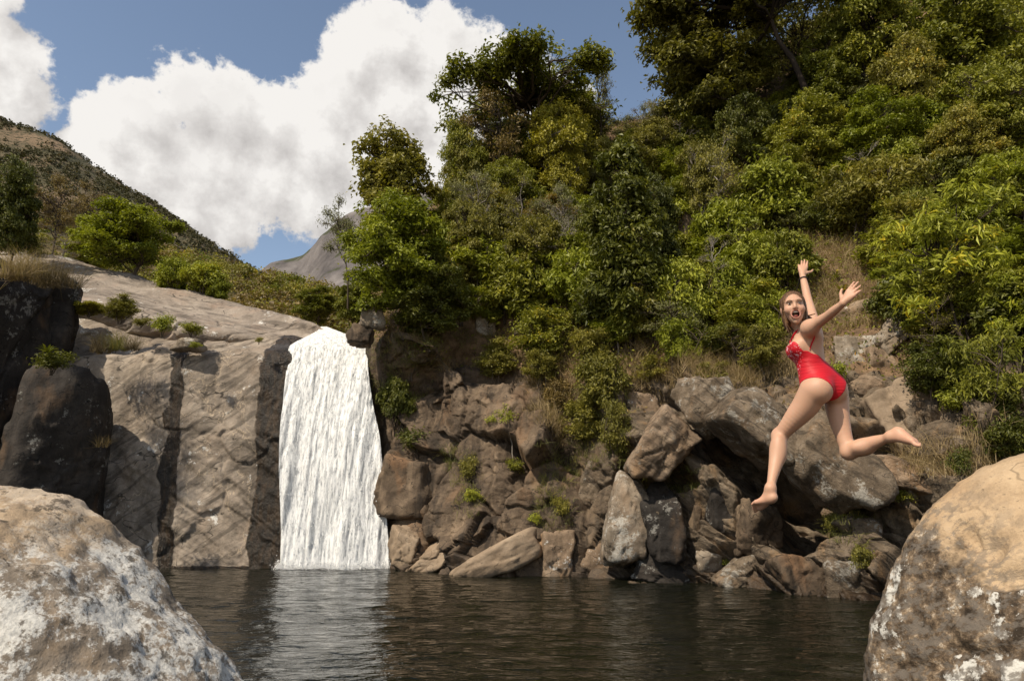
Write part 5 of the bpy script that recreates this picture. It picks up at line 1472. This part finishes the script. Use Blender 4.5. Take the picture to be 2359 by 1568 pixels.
hand(WR, up_(360, 156, 366, 46, .05), np.array([1.0, -.15, 0]), (.0, .02, .04, .30), .09, np.array([0, 1.0, 0]))
# neck and head
HC = U(309, 348, .0)
hf = unit((-.30, -.94, -.03)); hw = unit((-.03, 0.0, 1.0)); hw = unit(hw - hf * (hw @ hf)); hs = unit(np.cross(hw, hf))
if hs[0] < 0: hs = -hs
hp_ = lambda s, f, w: HC + hs * s + hf * f + hw * w
HX = (hs, hf, hw)
B.chain([U(392, 485, .045), hp_(.0, -.045, -.07), hp_(0, -.03, -.03)], [.058, .050, .05], .035)
B.ell(hp_(0, -.018, .028), (.070, .090, .082), HX, .02)
B.ell(hp_(0, .034, -.012), (.057, .060, .094), HX, .02)
B.cone(hp_(0, .028, -.055), hp_(0, .062, -.102), .040, .020, .02)
for s_ in (1, -1):
    B.ell(hp_(.035 * s_, .060, -.022), (.028, .029, .026), HX, .02)
    B.cone(hp_(.012 * s_, .088, .032), hp_(.042 * s_, .076, .032), .011, .009, .02)
    B.ell(hp_(.072 * s_, -.008, -.008), (.010, .018, .03), HX, .006)
B.chain([hp_(0, .088, .022), hp_(0, .102, -.012), hp_(0, .101, -.019)], [.0070, .0098, .0098], .010)
for s_ in (1, -1):
    B.ell(hp_(.009 * s_, .096, -.019), (.0075, .008, .006), HX, .006)
    B.ell(hp_(.031 * s_, .101, .011), (.015, .010, .0095), HX, .012, sub=True)
# open mouth: lips round a real cavity
ring = [hp_(.026 * math.cos(a), .090 - .006 * abs(math.cos(a)), -.060 + .025 * math.sin(a)) for a in np.linspace(0, 2 * math.pi, 13)]
for i in range(12): B.cone(ring[i], ring[i + 1], .0052, .0052, .006)
B.ell(hp_(0, .090, -.060), (.0225, .042, .0215), HX, .003, sub=True)

V, Q = surface_nets(B.F, B.lo, H_)
def relax(V, Q, it=2, lam=.5):
    E = np.concatenate([Q[:, [0, 1]], Q[:, [1, 2]], Q[:, [2, 3]], Q[:, [3, 0]]])
    for _ in range(it):
        S_s = np.zeros_like(V); n_ = np.zeros(len(V))
        np.add.at(S_s, E[:, 0], V[E[:, 1]]); np.add.at(S_s, E[:, 1], V[E[:, 0]]); np.add.at(n_, E[:, 0], 1); np.add.at(n_, E[:, 1], 1)
        V = V + lam * (S_s / np.maximum(n_, 1)[:, None] - V)
    return V
V = relax(V, Q, 2, .4)
loc_h = np.stack([(V - HC) @ hs, (V - HC) @ hf, (V - HC) @ hw], 1)
el_ = np.sqrt((loc_h[:, 0] / .028) ** 2 + ((loc_h[:, 2] + .060) / .027) ** 2)
onface = (loc_h[:, 1] > .055) & (np.abs(loc_h[:, 0]) < .06) & (np.abs(loc_h[:, 2]) < .14)
lips = onface * sstep(el_, .72, .86) * (1 - sstep(el_, 1.06, 1.18))
cav = onface * (1 - sstep(el_, .76, .86))
cheek = onface * np.exp(-(((np.abs(loc_h[:, 0]) - .040) / .02) ** 2 + ((loc_h[:, 2] + .022) / .02) ** 2))
origin = np.array([U(196, 1436)[0], 4.3, V[:, 2].min()])
m, t, out = new_mat('skin')
tcn = t.new('ShaderNodeTexCoord'); vec = tcn.outputs['Object']
def attr(t, n_): a = t.new('ShaderNodeAttribute'); a.attribute_name = n_; return a.outputs['Fac']
col = t.mix(t.noise(vec, 9, 4, .6), (.43, .245, .158), (.51, .30, .20))
col = t.mix(t.math('MULTIPLY', attr(t, 'flush'), .4), col, (.60, .25, .175))
col = t.mix(t.math('MULTIPLY', attr(t, 'lips'), .6), col, (.45, .16, .125))
col = t.mix(attr(t, 'cavity'), col, (.05, .012, .012))
fn = t.noise(vec, 240, 2, .6)
principled(t, out, col, .54, bump(t, fn, .00025), .4, **{'Subsurface Weight': .12, 'Subsurface Scale': .012})
soles = np.zeros(len(V))
for tp, A_ in ((U(1046, 1142, -.41), AR), (U(66, 1500, .11), AL)):
    soles = np.maximum(soles, 1 - sstep(np.linalg.norm(V - (tp * .6 + A_ * .4), axis=1), .05, .13))
for W_ in (WL + unit(up_(592, 322, 668, 224, -.05)) * .13, WR + np.array([0, 0, .13])):
    soles = np.maximum(soles, .7 * (1 - sstep(np.linalg.norm(V - W_, axis=1), .05, .10)))
me = make_mesh('person', V - origin, Q, True, {'lips': lips, 'cavity': cav, 'flush': np.clip(cheek * .6 + soles * .4, 0, 1)}, [m])
person = obj('person', me, label='person in a red one-piece swimsuit leaping over the pool with arms raised, shouting', category='person', loc=tuple(origin))

# ---- swimsuit: the outer skin of the torso inside a cut region
ix = [B.lo[i] + H_ * np.arange(B.n[i]) for i in range(3)]
cr0 = U(484, 902, .0)
wlo = np.floor((np.minimum(U(200, 910, 0), U(660, 430, 0)) + np.array([0, -.3, -.02]) - B.lo) / H_).astype(int); whi = np.ceil((np.maximum(U(200, 910, 0), U(660, 430, 0)) + np.array([0, .3, .02]) - B.lo) / H_).astype(int)
wlo = np.maximum(wlo, 0); whi = np.minimum(whi, B.n)
sl = tuple(slice(int(a), int(b)) for a, b in zip(wlo, whi))
X, Y_, Z_ = np.meshgrid(ix[0][sl[0]], ix[1][sl[1]], ix[2][sl[2]], indexing='ij')
dx, dyy, dz = X - cr0[0], Y_ - cr0[1], Z_ - cr0[2]
tt_ = dx * ax_t[0] + dyy * ax_t[1] + dz * ax_t[2]
w_ = sstep(tt_, .12, .32)
def comb(a, b): return (dx * (a[0] * (1 - w_) + b[0] * w_) + dyy * (a[1] * (1 - w_) + b[1] * w_) + dz * (a[2] * (1 - w_) + b[2] * w_))
# bend of the spine axis towards the front
f_ = comb(Fh, Fc) - (.02 * sstep(tt_, 0, .2)); l_ = comb(Lh, Lc)
al = np.abs(l_)
tlow = -.02 + .178 * np.clip(al / .125, 0, 1.3) ** .85 
leg = tlow - tt_
back = 1 - sstep(f_, -.015, .03)
ttop = back * (.262 + .10 * np.clip(al / .115, 0, 1.2) ** 2) + (1 - back) * (.345 + .075 * sstep(f_, .04, .085))
top_ = tt_ - ttop
reg = np.maximum(leg, top_) * .8
sF = np.maximum(torsoF[sl] - .0042, reg).astype(np.float32)
sV, sQ = surface_nets(sF, B.lo + H_ * wlo, H_); sV = relax(sV, sQ, 2, .45)
# keep the outer shell a little proud of the body
d_ = sampleF(B.F, B.lo, H_, sV)
sd = sV - cr0; st_ = sd @ ax_t; sw = sstep(st_, .12, .32)[:, None]
sf = np.sum(sd * (Fh * (1 - sw) + Fc * sw), axis=1)
keep = d_ > -.004
fk = keep[sQ].all(1); sQ = sQ[fk]
used = np.unique(sQ); mp = np.full(len(sV), -1); mp[used] = np.arange(len(used)); sV2 = sV[used]; sQ = mp[sQ]
m, t, out = new_mat('red_swimsuit')
tcn = t.new('ShaderNodeTexCoord'); vec = tcn.outputs['Object']
fl = attr(t, 'front')
wr = t.noise(t.map(vec, (3, 3, 22)), 3.0, 4, .6)
pet = t.voro(vec, 42, 'F1'); pet2 = t.voro(t.map(vec, loc=(.3, .2, .1)), 80, 'F1')
flo = t.math('MULTIPLY', t.math('MAXIMUM', t.step(pet, .34, .24), t.step(pet2, .26, .18)), t.math('MULTIPLY', t.step(t.noise(vec, 22, 2), .40, .5), fl))
col = t.mix(wr, (.40, .002, .010), (.52, .004, .014))
col = t.mix(t.math('MULTIPLY', flo, .85), col, (.78, .55, .60))
principled(t, out, col, .55, bump(t, wr, .006), .35, **{'Sheen Weight': .02})
me = make_mesh('swimsuit', sV2 - origin, sQ, True, {'front': sstep(sf[used], .070, .088)}, [m]); suit = obj('swimsuit', me, parent=person)
bvh_b = BVHTree.FromPolygons([Vector(p) for p in V], [tuple(q) for q in Q])
bvh_s = BVHTree.FromPolygons([Vector(p) for p in sV2], [tuple(q) for q in sQ])
def on_body(u, v):
    d = Vector(U(u, v) - CAM).normalized(); h_ = bvh_b.ray_cast(Vector(CAM), d)
    return np.array(h_[0]) - np.array(d) * .003 if h_[0] is not None else None
for line, sr in (([(286, 560), (292, 540), (302, 518), (314, 498), (326, 482), (334, 470)], .0085), ([(401, 590), (408, 566), (417, 543), (427, 520), (432, 505)], .0048)):
    pts = [p for p in (on_body(*q) for q in line) if p is not None]
    if len(pts) > 2:
        Vt, Ft = tube(np.array(pts), [.001] + [sr] * (len(pts) - 2) + [.001], 8)
        obj('strap', make_mesh('strap', Vt - origin, Ft, True, {'front': np.zeros(len(Vt))}, [m]), parent=suit)

# ---- hair: wet, swept back, falling behind the shoulder
Hh = SDF(HC - np.array([.20, .20, .36]), HC + np.array([.26, .24, .2]), .0045)
Hh.ell(hp_(0, -.022, .030), (.078, .096, .090), HX, .01)
Hh.ell(hp_(0.005, -.060, -.025), (.072, .060, .10), HX, .03)
Hh.ell(hp_(.052, -.025, -.045), (.030, .045, .085), HX, .02); Hh.ell(hp_(-.052, -.020, -.045), (.026, .040, .085), HX, .02)
Hh.ell(hp_(.0, .088, -.030), (.066, .070, .108), HX, .006, sub=True)
hv, hq2 = surface_nets(Hh.F, Hh.lo, .0045); hv = relax(hv, hq2, 2)
ang = np.arctan2((hv - HC) @ hs, (hv - HC) @ hf)
nv_ = (hv - HC) / np.linalg.norm(hv - HC, axis=1, keepdims=True)
hv = hv + nv_ * (.0022 * np.sin(ang * 46 + 3 * fbm(hv * 18, 2, 4)))[:, None]
HB = Build(); HB.add(hv - origin, hq2, .5)
rg = np.random.default_rng(4)
ends_back = [U(430, 500, -.03), U(455, 505, -.01), U(470, 515, .01), U(440, 530, 0), U(415, 470, -.05), U(480, 500, .03)]
for i in range(90):
    a = rg.uniform(-.35, 3.5); st = hp_(.070 * math.cos(a) * rg.uniform(.5, 1.0), -.045 - .05 * rg.random(), -.01 + .06 * rg.normal())
    mid_ = hp_(.02 + .035 * rg.normal() , -.075 + .012 * rg.normal(), -.10 + .02 * rg.normal())
    e = ends_back[rg.integers(len(ends_back))] + rg.normal(size=3) * np.array([.018, .022, .032])
    mid2 = (mid_ + e) / 2 + rg.normal(size=3) * .010 + np.array([.0, -.02, 0])
    P4 = catmull(np.array([st, mid_, mid2, e]), np.linspace(0, 3, 11), 0)
    Vt, Ft = tube(P4, np.linspace(.010, .0022, 11), 6); HB.add(Vt - origin, Ft, rg.random())
for i in range(16):      # strands beside the face and under the chin
    s_ = -1 if i % 2 else 1
    st = hp_(.060 * s_, .020 + .012 * rg.normal(), .035 + .02 * rg.normal()); e = hp_(.052 * s_ + .012 * rg.normal(), .02 + .015 * rg.normal(), -.12 - .05 * rg.random())
    P4 = catmull(np.array([st, hp_(.073 * s_, .012, -.02), hp_(.064 * s_, .012, -.08), e]), np.linspace(0, 3, 10), 0)
    Vt, Ft = tube(P4, np.linspace(.0065, .0018, 10), 5); HB.add(Vt - origin, Ft, rg.random())
m, t, out = new_mat('hair')
tcn = t.new('ShaderNodeTexCoord')
hn = t.noise(t.map(tcn.outputs['Object'], (60, 60, 8)), 2.0, 3, .6)
principled(t, out, t.ramp(hn, [(.3, (.035, .017, .007)), (.55, (.115, .058, .026)), (.75, (.23, .125, .06))]), .45, None, .35)
obj('hair', HB.mesh('hair', True, [m]), parent=person)
# ---- eyes, brows, teeth, tongue
def blob(name, c, R, E, mat, parent=None):
    Vb, Fb = ico(3); W = (Vb * np.array(R)) @ np.array(E) + c - origin
    return obj(name, make_mesh(name, W, Fb, True, None, [mat]), parent=parent or person)
def plain(name, c, r=.4, spec=.5):
    m, t, out = new_mat(name); n_ = t.noise(t.new('ShaderNodeTexCoord').outputs['Object'], 30, 2)
    principled(t, out, t.mix(n_, tuple(x * .93 for x in c), c), r, None, spec); return m
mw, mi, mb, mt_, mg = plain('eye_white', (.72, .68, .65), .2), plain('iris', (.03, .022, .016), .15), plain('brow', (.17, .095, .055), .8), plain('teeth', (.82, .78, .70), .25), plain('tongue', (.34, .08, .07), .4)
for s_ in (1, -1):
    ey = blob('eye', hp_(.031 * s_, .0875, .011), (.0092, .0070, .0036), HX, mw)
    blob('iris', hp_(.031 * s_ + .001, .0922, .011), (.0048, .0036, .0044), HX, mi, ey)
    P3 = np.array([hp_(.014 * s_, .101, .027), hp_(.030 * s_, .0985, .033), hp_(.047 * s_, .083, .028)])
    Vt, Ft = tube(catmull(P3, np.linspace(0, 2, 7), 0), [.0012, .0021, .0024, .0024, .0022, .0016, .0006], 6)
    obj('eyebrow', make_mesh('eyebrow', Vt - origin, Ft, True, None, [mb]), parent=person)
    P3 = np.array([hp_(.021 * s_, .0925, .0125), hp_(.031 * s_, .0955, .0158), hp_(.0415 * s_, .087, .0125)])
    Vt, Ft = tube(catmull(P3, np.linspace(0, 2, 7), 0), np.full(7, .0013), 5)
    obj('eyelashes', make_mesh('eyelashes', Vt - origin, Ft, True, None, [mi]), parent=person)
th = np.array([hp_(.020 * math.cos(a), .083 - .010 * abs(math.cos(a)) ** 2, -.0435 + .0 * a) for a in np.linspace(0, math.pi, 9)])
Vt, Ft = tube(th, np.full(9, .0052), 8); obj('upper_teeth', make_mesh('upper_teeth', Vt - origin, Ft, True, None, [mt_]), parent=person)
blob('tongue', hp_(0, .070, -.070), (.015, .016, .006), HX, mg)
# ---- dark hair tie round the raised wrist, ring
ac = unit(WR - ER); e1 = unit(np.cross(ac, [0, 1, .2])); e2 = np.cross(ac, e1)
cc = WR - ac * .055
Vt, Ft = tube(np.array([cc + (e1 * math.cos(a) + e2 * math.sin(a)) * .0295 for a in np.linspace(0, 2 * math.pi, 25)]), np.full(25, .0042), 8)
obj('hair_tie', make_mesh('hair_tie', Vt - origin, Ft, True, None, [plain('elastic', (.012, .010, .012), .6)]), parent=person)
